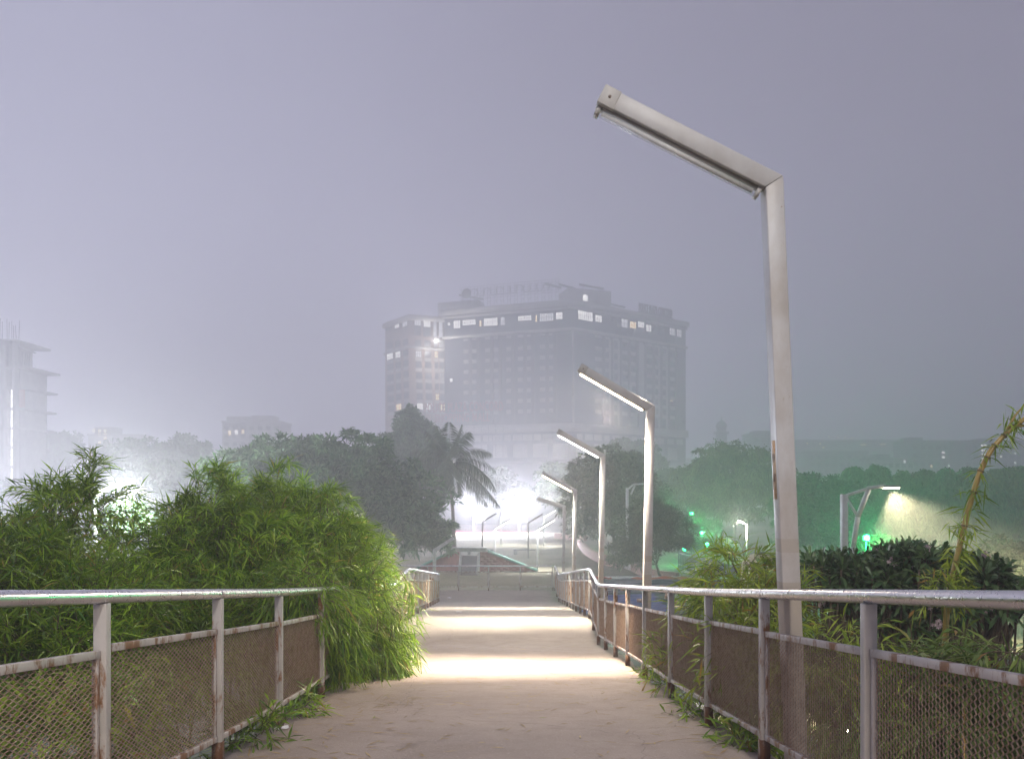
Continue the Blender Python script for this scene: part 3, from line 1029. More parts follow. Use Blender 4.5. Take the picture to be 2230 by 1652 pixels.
def tree(label, px, d, blobs, leafL=0.34, leafW=0.13, dens=1.0, mat='tree_leaf', bark='bark', cat='tree', group=None, base_px=None, droop=0.3, depth=0.8, up=0.35, lump=0.34, name='tree', zbase=None, trunk_r=None, tris_cap=26000, sub=1.0, light=0.0):
    """blobs: (px, py, rx, ry) ellipses of the crown in picture units at distance d"""
    s = d / F
    bx = (base_px if base_px is not None else px)
    zb = emb(np.array((bx - CX) * s), np.array(d)) if zbase is None else zbase
    base = np.array([(bx - CX) * s, d, float(zb) - 0.05])
    root = thing(name, label, cat, base, group)
    fol = MB()
    cs = []
    for (x, y, rx, ry) in blobs:
        c = at(x, y, d)
        rad = np.array([rx * s, rx * s * depth, ry * s])
        cs.append((c, rad))
    total = sum(r[0] * r[2] for _, r in cs)
    for c, rad in cs:
        # sub-clumps on the surface of the blob
        area = 12.0 * (rad[0] * rad[2]) ** 1.0
        sr = lump * rad.mean() * sub
        nsub = int(np.clip(area / (sr * sr) * 0.62, 14, 80))
        u = rand_dirs(nsub)
        u[:, 2] = np.where(u[:, 2] < -0.55, -u[:, 2], u[:, 2])
        u[:, 1] = np.where((u[:, 1] > 0.5) & (rng.random(nsub) < 0.6), -u[:, 1], u[:, 1])
        r = rng.uniform(0.45, 1.16, nsub)[:, None]
        outl = rng.random(nsub) < 0.22
        r = np.where(outl[:, None], rng.uniform(1.0, 1.24, nsub)[:, None], r)
        sc = c + u * r * rad
        nc = int(np.clip(dens * 11 * (sr / leafL) ** 2, 10, 60))
        v = rand_dirs(nsub * nc)
        v[:, 2] = np.where(v[:, 2] < -0.35, -v[:, 2], v[:, 2])
        q = rng.uniform(0.35, 1.0, nsub * nc)[:, None] ** 0.5
        scl = np.where(outl, rng.uniform(.35, .6, nsub), rng.uniform(0.55, 1.4, nsub)).repeat(nc)[:, None]
        cc = sc.repeat(nc, 0) + v * q * sr * scl * np.array([1.15, 1.15, 0.8])
        k = 5
        D = unit(v.repeat(k, 0) * 0.7 + rng.normal(0, 0.75, (nsub * nc * k, 3)) + np.array([0, 0, up]))
        P = cc.repeat(k, 0) + rng.normal(0, leafL * 0.15, (nsub * nc * k, 3))
        if len(P) > tris_cap:
            idx = rng.permutation(len(P))[:tris_cap]
            P, D = P[idx], D[idx]
        leaves(fol, P, D, leafL * rng.uniform(0.7, 1.3, len(P)), leafW * rng.uniform(0.7, 1.3, len(P)), droop)
    stuff(fol.build('crown', mat, root))
    cm = sum(c for c, _ in cs) / len(cs)
    tr = MB()
    h = cm[2] - base[2]
    tr0 = trunk_r or max(0.06, 0.035 * h)
    fork = base + (cm - base) * 0.45
    limb(tr, base, fork, tr0, tr0 * 0.7, 8, 0.08, 8)
    for c, rad in cs:
        limb(tr, fork, c, tr0 * 0.55, tr0 * 0.18, 8, 0.15)
        for _ in range(4):
            e_ = c + rand_dirs(1)[0] * rad * 0.75
            limb(tr, fork + (c - fork) * rng.uniform(0.4, 0.9), e_, tr0 * 0.25, tr0 * 0.05, 6, 0.15, 5)
    tr.build('trunk', bark, root, smooth=True)
    return root


GT = 'trees in the park'
tree('broad round tree with dense dusty foliage left of the coconut palm', 740, 52,
     [(620, 1065, 135, 92), (750, 1058, 135, 92), (865, 1120, 92, 95), (700, 1125, 185, 100), (920, 1170, 58, 58), (520, 1045, 72, 56)],
     leafL=0.55, leafW=0.17, dens=1.15, mat='tree_leaf', group=GT, base_px=800, depth=0.7, lump=0.24)
tree('tall narrow conical tree rising in front of the office tower', 903, 88,
     [(893, 930, 26, 36), (905, 972, 48, 46), (890, 1000, 62, 50), (935, 1000, 40, 50), (905, 1060, 70, 55)],
     leafL=0.5, leafW=0.16, mat='tree_leaf_deep', group=GT, lump=0.33)
tree('pale hazy tree behind the right floodlight', 1240, 112,
     [(1225, 1055, 48, 38), (1275, 1080, 60, 50), (1200, 1085, 40, 30)], leafL=0.6, leafW=0.2, mat='tree_leaf_dusty', group=GT)
tree('hazy tree behind the left floodlight', 1085, 120,
     [(1085, 1065, 34, 36), (1110, 1085, 40, 34)], leafL=0.6, leafW=0.2, mat='tree_leaf_dusty', group=GT)
tree('big grey-green tree behind the third and fourth ramp lamps', 1330, 64,
     [(1330, 1060, 82, 72), (1270, 1090, 48, 50), (1380, 1100, 60, 70), (1320, 1140, 80, 60)],
     leafL=0.42, leafW=0.13, mat='tree_leaf_dusty', group=GT, base_px=1345, lump=0.26)
tree('dark hazy tree under the right corner of the office tower', 1380, 120,
     [(1375, 1010, 52, 42), (1350, 1040, 50, 45), (1430, 1010, 18, 14)], leafL=0.6, leafW=0.2, mat='tree_leaf_deep', group=GT)
tree('feathery acacia tree right of the second ramp lamp', 1440, 50,
     [(1400, 1175, 62, 48), (1448, 1172, 55, 48), (1425, 1128, 48, 32), (1370, 1215, 46, 30)],
     leafL=0.42, leafW=0.06, mat='tree_leaf_dusty', group=GT, base_px=1444, up=0.1, lump=0.2, dens=.42, droop=0.1)
tree('wide domed tree with drooping twigs left of the tallest lamp', 1580, 82,
     [(1600, 1035, 92, 55), (1530, 1065, 72, 48), (1660, 1070, 66, 60), (1590, 1105, 110, 55)],
     leafL=0.5, leafW=0.13, mat='tree_leaf_olive', group=GT, base_px=1600, droop=0.6, up=0.0, lump=0.26, bark='bark_pale')
tree('low dark tree between the acacia and the office tower', 1455, 95,
     [(1455, 1070, 42, 36), (1500, 1080, 40, 30)], leafL=0.5, leafW=0.15, mat='tree_leaf_deep', group=GT)
tree('dark leafy tree just right of the tallest lamp pole', 1790, 62,
     [(1775, 1095, 60, 55), (1830, 1120, 55, 60), (1765, 1165, 70, 60), (1720, 1130, 40, 55)], leafL=0.42, leafW=0.14, mat='tree_leaf_deep', group=GT, lump=0.24)
for k, (x, y0, lb) in enumerate([(1880, 1028, 'drooping dark tree behind the warm street lamp head'), (1985, 1036, 'drooping tree right of the warm street lamp head'), (2085, 1030, 'drooping tree behind the tall bamboo culm'), (2190, 1030, 'drooping dark tree at the right edge of the picture')]):
    tree(lb, x, 68 + 3 * (k % 2), [(x, y0 + 55, 62, 55), (x - 40, y0 + 95, 60, 55), (x + 42, y0 + 90, 62, 60), (x, y0 + 160, 85, 60), (x - 22, y0 + 18, 18, 22), (x + 30, y0 + 14, 20, 22)],
         leafL=0.5, leafW=0.15, mat='tree_leaf_olive' if k % 2 else 'tree_leaf_deep', group=GT, droop=0.9, up=-0.2, lump=0.22)
tree('dusty low tree at the lower right behind the frangipani', 2190, 30,
     [(2190, 1235, 60, 50), (2150, 1255, 40, 36)], leafL=0.26, leafW=0.09, mat='tree_leaf_dusty', group=GT)
for k, (x, y, w, h, d, lb) in enumerate([(120, 985, 55, 36, 190, 'fogged round tree right of the construction tower'), (300, 1015, 62, 48, 150, 'fogged round tree above the left street lamp'), (400, 1010, 58, 46, 150, 'fogged dark tree left of the round tree'), (250, 1060, 90, 40, 130, 'fogged low tree behind the left street lamp'), (70, 1085, 60, 30, 130, 'fogged low tree at the foot of the construction tower'), (380, 1065, 90, 40, 120, 'fogged low tree left of the broad round tree')]):
    tree(lb, x, d, [(x, y, w, h), (x + w * .5, y + h * .4, w * .6, h * .7), (x - w * .5, y + h * .5, w * .6, h * .7)], leafL=0.9, leafW=0.35, mat='tree_leaf_deep', group='fogged trees on the left')
tree('small pale tree lit by the left street lamp', 285, 46, [(275, 1125, 34, 28), (300, 1150, 46, 34), (255, 1150, 30, 26)], leafL=0.34, leafW=0.1, mat='tree_leaf', group=GT)


def palm(label, px, py, d, fl, nf, base_py=None, group='palms', mat='palm_leaf', spread=1.0, name='palm_tree'):
    c = at(px, py, d)
    root = thing(name, label, 'palm tree', (c[0], d, 0), group)
    tr = MB()
    p = np.array([[c[0] + 0.5, d, -0.05], [c[0] + 0.35, d, c[2] * .4], [c[0] + .1, d, c[2] * .8], c])
    tr.tube(p, [0.24, 0.18, 0.15, 0.16], 10)
    tr.build('trunk', 'bark_pale', root, smooth=True)
    for k in range(nf):
        az = k * 2.399 + rng.uniform(-.2, .2)
        el = R(78 - 110 * (k / nf)) + rng.uniform(-.08, .08)
        L = fl * rng.uniform(0.85, 1.1)
        t = np.linspace(0, 1, 22)
        h = np.array([math.cos(az), math.sin(az), 0])
        curve = 0.75 if el > 0 else 0.45
        out = np.cos(el) * t * L + 0.0
        zz = np.sin(el) * t * L - curve * L * t ** 2.2 * max(0.25, math.cos(el))
        sp = c + h * out[:, None] + np.array([0, 0, 1.0]) * zz[:, None]
        fr = MB()
        fr.tube(sp, np.linspace(0.035, 0.008, 22), 4)
        T = unit(np.gradient(sp, axis=0))
        S = unit(np.cross(T, np.array([0, 0, 1.0])))
        m_ = 44
        tt = np.linspace(0.12, 0.99, m_)
        ip = np.stack([np.interp(tt, t, sp[:, q]) for q in range(3)], 1)
        iT = unit(np.stack([np.interp(tt, t, T[:, q]) for q in range(3)], 1))
        iS = unit(np.stack([np.interp(tt, t, S[:, q]) for q in range(3)], 1))
        ll = fl * 0.24 * np.sin(np.clip(tt * 2.9 + 0.2, 0, math.pi)) ** 0.6 + .1
        for sgn in (-1, 1):
            D = iS * sgn * 0.8 + iT * 0.55 + np.array([0, 0, -0.35])
            leaves(fr, ip, D + rng.normal(0, .08, D.shape), ll, 0.11, 0.5, N=np.cross(iS * sgn, iT) + 0.3)
        fr.build('frond', mat, root)
    return root


palm('tall coconut palm in front of the office tower', 979, 1008, 72, 5.6, 30)
palm('small fogged fan palm below the lit far windows', 236, 978, 160, 3.6, 16)


# ------------------------------------------------------------------ office tower
def wall_frame(a, b_):
    """a facade from plan point a to b_: returns helpers mapping pixel -> (u, z) on its plane"""
    a, b_ = np.array(a, float), np.array(b_, float)
    t = (b_ - a) / np.linalg.norm(b_ - a)
    n = np.array([t[1], -t[0]])
    if n @ a > 0:
        n = -n

    def uv(px, py):
        # ray (dx,1) * lam : intersect with line
        dx = (px - CX) / F
        lam = (n @ a) / (n[0] * dx + n[1])
        u = (np.array([dx * lam, lam]) - a) @ t
        return u, CAMZ + (HY - py) * lam / F

    def pos(u, z, off=0.0):
        p = a + t * u + n * off
        return np.array([p[0], p[1], z])
    return uv, pos, math.atan2(t[1], t[0]), np.linalg.norm(b_ - a)


unit_box = MB().box((0, 0, 0), (1, 1, 1)).mesh('panel')
UB = {}


def ubox(mat):
    if mat not in UB:
        me = unit_box.copy()
        me.materials.append(MATS[mat])
        UB[mat] = me
    return UB[mat]


def panel(name, mat, parent, p, size, rz):
    o = bpy.data.objects.new(name, ubox(mat))
    COL.objects.link(o)
    o.parent = parent
    o.location = Vector(p - ORIGIN[parent.name])
    o.rotation_euler = (0, 0, rz)
    o.scale = size
    ORIGIN[o.name] = p
    return o


def win(parent, fr, x0, x1, y0, y1, mat, cols=3, rows=2, depth=0.12, name='window', zz=None):
    uv, pos, rz, ln = fr
    xm, ym = (x0 + x1) / 2, (y0 + y1) / 2
    u0, _ = uv(x0, ym)
    u1, _ = uv(x1, ym)
    _, z1 = uv(xm, y0)
    _, z0 = uv(xm, y1)
    if zz:
        z0, z1 = zz
    w, h = abs(u1 - u0), abs(z1 - z0)
    uc, zc_ = (u0 + u1) / 2, (z0 + z1) / 2
    o = panel(name, mat, parent, pos(uc, zc_, 0.02), (w, depth, h), rz)
    if cols:
        g = MB()
        for k in range(cols + 1):
            g.box(((k / cols - .5) * w, 0, 0), (0.14, 0.3, h))
        for k in range(rows + 1):
            g.box((0, 0, (k / rows - .5) * h), (w, 0.26, 0.12))
        me = g.mesh('mullions')
        me.materials.append(MATS['mullion'])
        q = bpy.data.objects.new('mullions', me)
        COL.objects.link(q)
        q.parent = parent
        q.location = Vector(pos(uc, zc_, 0.05) - ORIGIN[parent.name])
        q.rotation_euler = (0, 0, rz)
    return o


A = np.array([-24.3, 264.7]); B = np.array([20.8, 250.0]); C_ = np.array([67.0, 283.5])
D_ = C_ + (A - B); D_ = D_ + np.array([0, 6])
tower = thing('office_tower', 'wide dark fogged office tower with lit top windows and roof lettering', 'building', (20, 268, 0))
ztop_, zcor, zpod = 69.3, 60.4, 27.2
MB().prism([A, B, C_, D_], 0, ztop_).build('wall', 'tower_glass', tower)


def ring(poly, z0, z1, out):
    poly = np.array(poly, float)
    c = poly.mean(0)
    return MB().prism([p + (p - c) / np.linalg.norm(p - c) * out for p in poly], z0, z1)


ring([A, B, C_, D_], ztop_ - 1.0, ztop_ + 0.9, 1.6).build('roof_cornice', 'tower_stone', tower)
ring([A, B, C_, D_], ztop_ - 2.2, ztop_ - 1.3, 0.8).build('cornice_moulding', 'tower_stone', tower)
ring([A, B, C_, D_], zcor - 0.6, zcor + 0.4, 0.9).build('belt_cornice', 'tower_stone', tower)
ring([A, B, C_, D_], zpod - 1.6, zpod + 1.2, 1.2).build('podium_cornice', 'tower_stone', tower)
ring([A, B, C_, D_], zpod - 12.5, zpod - 11.3, 1.1).build('podium_band', 'tower_dark', tower)
ring([A, B, C_, D_], 0, zpod - 12.5, 0.6).build('podium_base', 'tower_stone', tower)
fl_ = wall_frame(A, B)
fr_ = wall_frame(B, C_)
# spandrel panels of the left face, floor by floor
HZ = 3.66
for (x0, x1) in ((1010, 1020), (1027, 1037.5), (1057, 1067), (1074, 1085), (1103, 1113), (1128, 1139), (1145, 1156), (1176, 1187), (1192.5, 1204)):
    uv, pos, rz, ln = fl_
    u0, u1 = uv(x0, 800)[0], uv(x1, 800)[0]
    for k in range(9):
        z = zcor - 1.2 - HZ * k if k else zcor - 0.95
        h = 1.35 if k else 0.8
        if z - h < zpod + 1.5:
            continue
        panel('spandrel_panel', 'tower_stone', tower, pos((u0 + u1) / 2, z - h / 2, 0.05), (u1 - u0, 0.3, h), rz)
    panel('pilaster', 'tower_dark', tower, pos(u1 + 0.9, (zcor + zpod) / 2, 0.1), (1.1, 0.5, zcor - zpod - 2), rz)
z2x = lambda v: (2040 + v * .3934) * .5506
z2y = lambda v: (1100 + v * .3934) * .5506
z1x = lambda v: (1500 + v * .3934) * .5506
for (v0, v1, tall) in ((797, 862, 0), (890, 945, 1), (977, 1033, 1), (1060, 1120, 0), (1143, 1203, 0), (1228, 1280, 2), (1308, 1365, 0), (1392, 1440, 1), (1465, 1518, 1), (1542, 1595, 0)):
    uv, pos, rz, ln = fr_
    u0, u1 = uv(z2x(v0), 800)[0], uv(z2x(v1), 800)[0]
    for k in range(9):
        z = zcor - 1.2 - HZ * k if k else zcor - 0.95
        h = 1.35 if k else 0.8
        if z - h < zpod + 1.5:
            continue
        panel('spandrel_panel', 'tower_stone', tower, pos((u0 + u1) / 2, z - h / 2, 0.05), (u1 - u0, 0.3, h), rz)
    if tall:
        w = 0.5 if tall == 1 else (u1 - u0)
        panel('pilaster', 'tower_stone', tower, pos(u0 + w / 2 - 0.1, (zcor + zpod) / 2 - .2, 0.03), (w, 0.2, zcor - zpod - 3), rz)
        panel('pilaster', 'tower_stone', tower, pos(u1, (zcor + zpod) / 2 - .2, 0.06), (0.9, 0.25, zcor - zpod - 3), rz)
    panel('pilaster', 'tower_dark', tower, pos(u1 + 1.0, (zcor + zpod) / 2, 0.1), (1.1, 0.5, zcor - zpod - 2), rz)
panel('corner_bead', 'tower_stone', tower, np.array([B[0], B[1] - .1, (zcor + zpod) / 2]), (0.6, 0.6, zcor - zpod), 0.2)
# podium panels
for fr, xs_ in ((fl_, np.linspace(1040, 1236, 10)), (fr_, np.linspace(1262, 1480, 12))):
    uv, pos, rz, ln = fr
    for k, x in enumerate(xs_):
        u = uv(x, 950)[0]
        panel('podium_panel', 'tower_stone', tower, pos(u, zpod - 3.4, 0.05), (3.4 if k % 3 else 2.4, 0.3, 2.0), rz)
        if k % 2 == 0:
            panel('podium_panel', 'tower_stone', tower, pos(u + 1, zpod - 8.0, 0.05), (5.2, 0.3, 4.6), rz)
# lit windows of the top storeys
for (x0, x1, y0, y1, mt, c) in [(690, 715, 383, 405, 'lit_room', 1), (750, 815, 340, 408, 'lit_room', 4), (840, 970, 338, 392, 'lit_room', 8), (1010, 1028, 328, 392, 'lit_room_warm', 1), (1055, 1190, 300, 380, 'lit_room', 8), (1222, 1262, 288, 352, 'lit_room_dim', 3)]:
    win(tower, fl_, z1x(x0), z1x(x1), z2y(y0), z2y(y1), mt, c, 2, zz=(ztop_ - 5.9 + (1.2 if c == 1 and mt == 'lit_room' else 0) + (.8 if x0 == 840 else 0), ztop_ - 3.2 - (.5 if c == 1 else 0)))
for (x0, x1, y0, y1, mt, c) in [(25, 157, 378, 426, 'lit_room', 8), (200, 215, 372, 438, 'lit_room_warm', 1), (243, 378, 354, 432, 'lit_room_dim', 8), (405, 470, 345, 413, 'lit_room', 3)]:
    win(tower, fl_, z2x(x0), z2x(x1), z2y(y0), z2y(y1), mt, c, 2)
for (x0, x1, y0, y1, mt, c) in [(625, 770, 335, 425, 'lit_room', 7), (797, 862, 375, 440, 'lit_room', 3), (1060, 1122, 412, 495, 'lit_room_dim', 4), (1145, 1207, 440, 503, 'lit_room_warm', 4), (1227, 1288, 441, 497, 'lit_room', 3), (1310, 1360, 470, 538, 'lit_room', 3), (1545, 1595, 503, 572, 'lit_room_dim', 3), (1618, 1663, 518, 590, 'lit_room_dim', 3), (1548, 1580, 1210, 1240, 'lit_room_warm', 2)]:
    win(tower, fr_, z2x(x0), z2x(x1), z2y(y0), z2y(y1), mt, c, 2)
win(tower, fl_, z1x(712), z1x(735), z2y(1010), z2y(1040), 'lit_room', 0)
# plant rooms and solar panels on the roof
ph = MB().box((27, 272, ztop_ + 5.0), (17, 9, 8.4), 0.3).build('plant_room', 'tower_stone', tower)
panel('window', 'lit_room', tower, np.array([26.6, 267.0, ztop_ + 5.6]), (1.6, 0.5, 2.6), 0.3)
MB().box((38, 277, ztop_ + 2.4), (9, 6, 3), 0.3).build('plant_room', 'tower_stone', tower)
MB().box((-19, 275, ztop_ + 3.4), (16, 7, 5), -0.3).build('plant_room', 'tower_stone', tower)
for (x, y, z, w) in ((15, 268, 10.6, 6), (20, 268, 10.4, 6), (29, 268, 10.3, 9), (39, 276, 5.4, 7), (-15, 270, 7.0, 9)):
    so = MB().hexa(np.array([(x - w / 2, y - 1, ztop_ + z + .7), (x + w / 2, y - 1, ztop_ + z - .9), (x + w / 2, y + 1, ztop_ + z - .9), (x - w / 2, y + 1, ztop_ + z + .7), (x - w / 2, y - 1, ztop_ + z + .95), (x + w / 2, y - 1, ztop_ + z - .65), (x + w / 2, y + 1, ztop_ + z - .65), (x - w / 2, y + 1, ztop_ + z + .95)])).build('solar_panel', 'steel_dark', tower)
    for q in (-.35, .35):
        MB().box((x + w * q, y, ztop_ + z - 1.0), (0.15, 0.15, 2.2)).build('strut', 'steel_dark', so)
# lattice sign frame on the roof, seen from behind
sf = thing('roof_sign', 'lattice roof sign frame along the left parapet of the office tower', 'sign', (0, 259, ztop_))
uv, pos, rz, ln = fl_
lat = MB()
u0s, u1s = uv(1001, 660)[0], uv(1208, 660)[0]
for k in range(15):
    u = u0s + (u1s - u0s) * k / 14
    for du in (0, 1.1):
        lat.beam(pos(u + du, ztop_ + .8, -1.5), pos(u + du, ztop_ + 9.0, -1.5), 0.09, 0.09)
    for q in range(7):
        z = ztop_ + 1 + q * 1.1
        lat.beam(pos(u, z, -1.5), pos(u + 1.1, z + (1.1 if q % 2 else 0), -1.5), 0.06, 0.06)
lat.build('lattice', 'steel_dark', sf)
for q in range(6):
    z = ztop_ + 4.4 + q * 0.9
    MB().beam(pos(u0s, z, -1.3), pos(u1s + 1, z, -1.3), 0.07, 0.07).build('sign_rail', 'steel_dark', sf)
rg = np.random.default_rng(5)
MB().tube([pos(u0s + 2.2, ztop_ + 6.6, -1.15), pos(u0s + 2.2, ztop_ + 6.6, -1.0)], 1.8, 20).build('emblem_disc', 'steel_dark', sf)
for k in range(12):
    u = u0s + 5.2 + k * (u1s - u0s - 6) / 12
    a0 = rg.uniform(0, 6)
    pts = [pos(u + 0.9 * math.cos(a0 + t) * (1 + .2 * t), ztop_ + 6.6 + 1.3 * math.sin(a0 + t), -1.1) for t in np.linspace(0, rg.uniform(3, 5), 12)]
    MB().tube(pts, 0.09, 5).build('sign_stroke', 'steel_dark', sf)
    MB().beam(pos(u + 1.2, ztop_ + 5.2, -1.1), pos(u + 1.2, ztop_ + 8.2, -1.1), 0.1, 0.1).build('sign_stroke', 'steel_dark', sf)


def lettering(text, parent, name, mat, org, rz, height, width, extrude=0.25):
    cu = bpy.data.curves.new(name, 'FONT')
    cu.body = text
    cu.size = 1.0
    cu.space_character = 1.15
    cu.offset = 0.006
    cu.extrude = 0.1
    tm = bpy.data.objects.new(name, cu)
    COL.objects.link(tm)
    dg = bpy.context.evaluated_depsgraph_get()
    me = bpy.data.meshes.new_from_object(tm.evaluated_get(dg))
    bpy.data.objects.remove(tm)
    co = np.empty(len(me.vertices) * 3, np.float32)
    me.vertices.foreach_get('co', co)
    co = co.reshape(-1, 3)
    co[:, 0] = (co[:, 0] - co[:, 0].min()) / np.ptp(co[:, 0]) * width
    co[:, 1] = co[:, 1] / 0.72 * height
    co[:, 2] *= extrude / 0.1
    me.vertices.foreach_set('co', co.ravel())
    me.materials.clear()
    me.materials.append(MATS[mat])
    o = bpy.data.objects.new(name, me)
    COL.objects.link(o)
    o.parent = parent
    o.matrix_local = Matrix.Translation(Vector(org - ORIGIN[parent.name])) @ Matrix.Rotation(rz, 4, 'Z') @ Matrix.Rotation(R(90), 4, 'X')
    ORIGIN[o.name] = org
    return o


uv, pos, rz, ln = fr_
ua, ub = uv(z2x(1222), 690)[0], uv(z2x(1552), 705)[0]
rl = thing('roof_lettering', 'dark capital letters standing on the right parapet of the office tower', 'sign', pos((ua + ub) / 2, ztop_ + .9, 0.6))
lettering('POLICE PLAZA CONCORD', rl, 'letters', 'sign_dark', pos(ua, ztop_ + 1.2, 0.9), rz, 3.2, ub - ua)
MB().beam(pos(ua - .5, ztop_ + 1.0, .9), pos(ub + .5, ztop_ + 1.0, .9), 0.3, 0.25).build('rail', 'steel_dark', rl)

# wing of the tower on the left
W0, W1, W2 = np.array([-48.1, 279.0]), np.array([-36.9, 265.0]), np.array([-21.0, 270.0])
W3 = W2 + (W0 - W1)
wing_t = thing('office_wing', 'narrow corner tower with brick piers and lit side left of the office tower', 'building', (-36, 270, 0))
MB().prism([W0, W1, W2, W3], 0, 67.6).build('wall', 'tower_brick', wing_t)
ring([W0, W1, W2, W3], 66.8, 68.6, 1.3).build('roof_cornice', 'tower_stone', wing_t)
ring([W0, W1, W2, W3], 56.6, 57.4, 0.8).build('belt_cornice', 'tower_stone', wing_t)
ring([W0, W1, W2, W3], 20.5, 23.0, 1.0).build('podium_cornice', 'tower_stone', wing_t)
w1f, w2f = wall_frame(W0, W1), wall_frame(W1, W2)
y1 = lambda v: (1100 + v * .3934) * .5506
rowsY = [640, 750, 855, 965, 1070, 1175, 1275]
lit = {(1, 0): 'lit_room', (1, 1): 'lit_room', (6, 1): 'lit_room_warm'}
for rI, yv in enumerate(rowsY):
    for cI, (x0, x1) in enumerate(((78, 138), (165, 212), (243, 290))):
        win(wing_t, w1f, z1x(x0 + rI * 2), z1x(x1 + rI * 2), y1(yv + 30 - 18 * cI - 22), y1(yv + 30 - 18 * cI + 36), lit.get((rI, cI), 'window_dark'), 3, 2)
        win(wing_t, w1f, z1x(x0 + rI * 2), z1x(x1 + rI * 2), y1(yv + 30 - 18 * cI + 42), y1(yv + 30 - 18 * cI + 72), 'tower_stone', 0, name='spandrel_panel')
    for cI, (x0, x1) in enumerate(((362, 420), (455, 516), (552, 584), (600, 645))):
        mt = {(1, 0): 'lit_room_dim', (1, 2): 'lit_room_warm', (5, 2): 'lit_room_warm', (6, 0): 'lit_room', (6, 1): 'lit_room', (6, 3): 'lit_room_warm', (0, 3): 'tower_stone', (3, 3): 'tower_stone'}.get((rI, cI), 'window_dark')
        win(wing_t, w2f, z1x(x0 + rI * 3), z1x(x1 + rI * 3), y1(yv - 18 + 3 * cI), y1(yv + 44 + 3 * cI), mt, 3, 2)
        win(wing_t, w2f, z1x(x0 + rI * 3 - 3), z1x(x1 + rI * 3 + 3), y1(yv + 50 + 3 * cI), y1(yv + 82 + 3 * cI), 'tower_stone', 0, name='spandrel_panel')
for cI, (x0, x1, ya, yb, mt) in enumerate(((65, 125, 435, 525, 'window_dark'), (158, 203, 436, 500, 'lit_room'), (238, 283, 405, 482, 'lit_room_dim'))):
    win(wing_t, w1f, z1x(x0), z1x(x1), y1(ya), y1(yb), mt, 3, 2)
for cI, (x0, x1, ya, yb, mt) in enumerate(((355, 416, 385, 475, 'lit_room_dim'), (355, 416, 480, 575, 'window_dark'), (445, 515, 420, 490, 'lit_room'), (445, 515, 495, 585, 'window_dark'), (545, 575, 405, 590, 'lit_room_dim'), (600, 634, 432, 595, 'lit_room_dim'))):
    win(wing_t, w2f, z1x(x0), z1x(x1), y1(ya), y1(yb), mt, 3, 3)

wlp = at(956, 742, 258.0)
MB().box(wlp, (0.9, 0.5, 0.5)).build('wall_lamp', 'lit_room', wing_t)
lightobj('POINT', 'wall_light', wing_t, wlp + np.array([-1.0, 0, 0]), 9000, (1.0, 0.97, 0.90), size=0.3)
lightobj('POINT', 'wall_light', wing_t, at(954, 800, 259.0), 3500, (1.0, 0.97, 0.90), size=0.3)

# red lettering on a frame over the podium
uv, pos, rz, ln = wall_frame(np.array([-40.0, 258.0]), np.array([8.0, 246.0]))
ua, ub = uv(z1x(455), 880)[0], uv(z1x(1242), 880)[0]
ml = thing('mall_lettering', 'faint red capital letters in two lines above the podium behind the palm', 'sign', pos((ua + ub) / 2, 24, 0))
lettering('POLICE PLAZA CONCORD', ml, 'letters', 'sign_red', pos(ua, uv(950, 897)[1], 0), rz, 3.3, ub - ua)
u2, u3 = uv(z1x(560), 880)[0], uv(z1x(1110), 880)[0]
lettering('SHOPPING MALL', ml, 'letters', 'sign_red', pos(u2, uv(950, 919)[1], 0), rz, 3.0, u3 - u2)
for zz in (24.5, 27.2, 28.2, 32.4):
    MB().beam(pos(ua, zz, -.3), pos(ub, zz, -.3), 0.12, 0.12).build('frame_rail', 'steel_dark', ml)
for k in range(12):
    u = ua + (ub - ua) * k / 11
    MB().beam(pos(u, 14, -.3), pos(u, 32.4, -.3), 0.15, 0.15).build('frame_post', 'steel_dark', ml)


# ------------------------------------------------------------------ distant buildings
def far_building(label, x0, x1, ytop, d, mat, lits=(), nf=6, nc=5, depth=14, group='distant buildings', steps=()):
    a, b_ = at(x0, ytop, d), at(x1, ytop, d)
    root = thing('building', label, 'building', ((a[0] + b_[0]) / 2, d + depth / 2, 0), group)
    wl_ = MB()
    wl_.box(((a[0] + b_[0]) / 2, d + depth / 2, a[2] / 2), (b_[0] - a[0], depth, a[2]))
    wl_.build('wall', mat, root)
    MB().box(((a[0] + b_[0]) / 2, d + depth / 2, a[2] + .35), (b_[0] - a[0] + .6, depth + .6, 0.7)).build('parapet', mat, root)
    for (sx0, sx1, sy) in steps:
        p, q = at(sx0, sy, d), at(sx1, sy, d)
        MB().box(((p[0] + q[0]) / 2, d + depth / 2, (p[2] + a[2]) / 2 + .3), (q[0] - p[0], depth * .5, p[2] - a[2] + .2)).build('roof_room', mat, root)
    fr = wall_frame((a[0], d), (b_[0], d))
    w = b_[0] - a[0]
    for i in range(nf):
        z = a[2] - 2.2 - i * 3.3
        if z < 2:
            break
        for j in range(nc):
            u = w * (j + .5) / nc
            panel('window', 'window_dark', root, np.array([a[0] + u, d - .02, z]), (min(1.8, w / nc * .6), 0.25, 1.6), 0)
    for (lx, ly, lw, lh, mt) in lits:
        p = at(lx, ly, d)
        panel('window', mt, root, np.array([p[0], d - .06, p[2]]), (lw * d / F, 0.4, lh * d / F), 0)
    return root


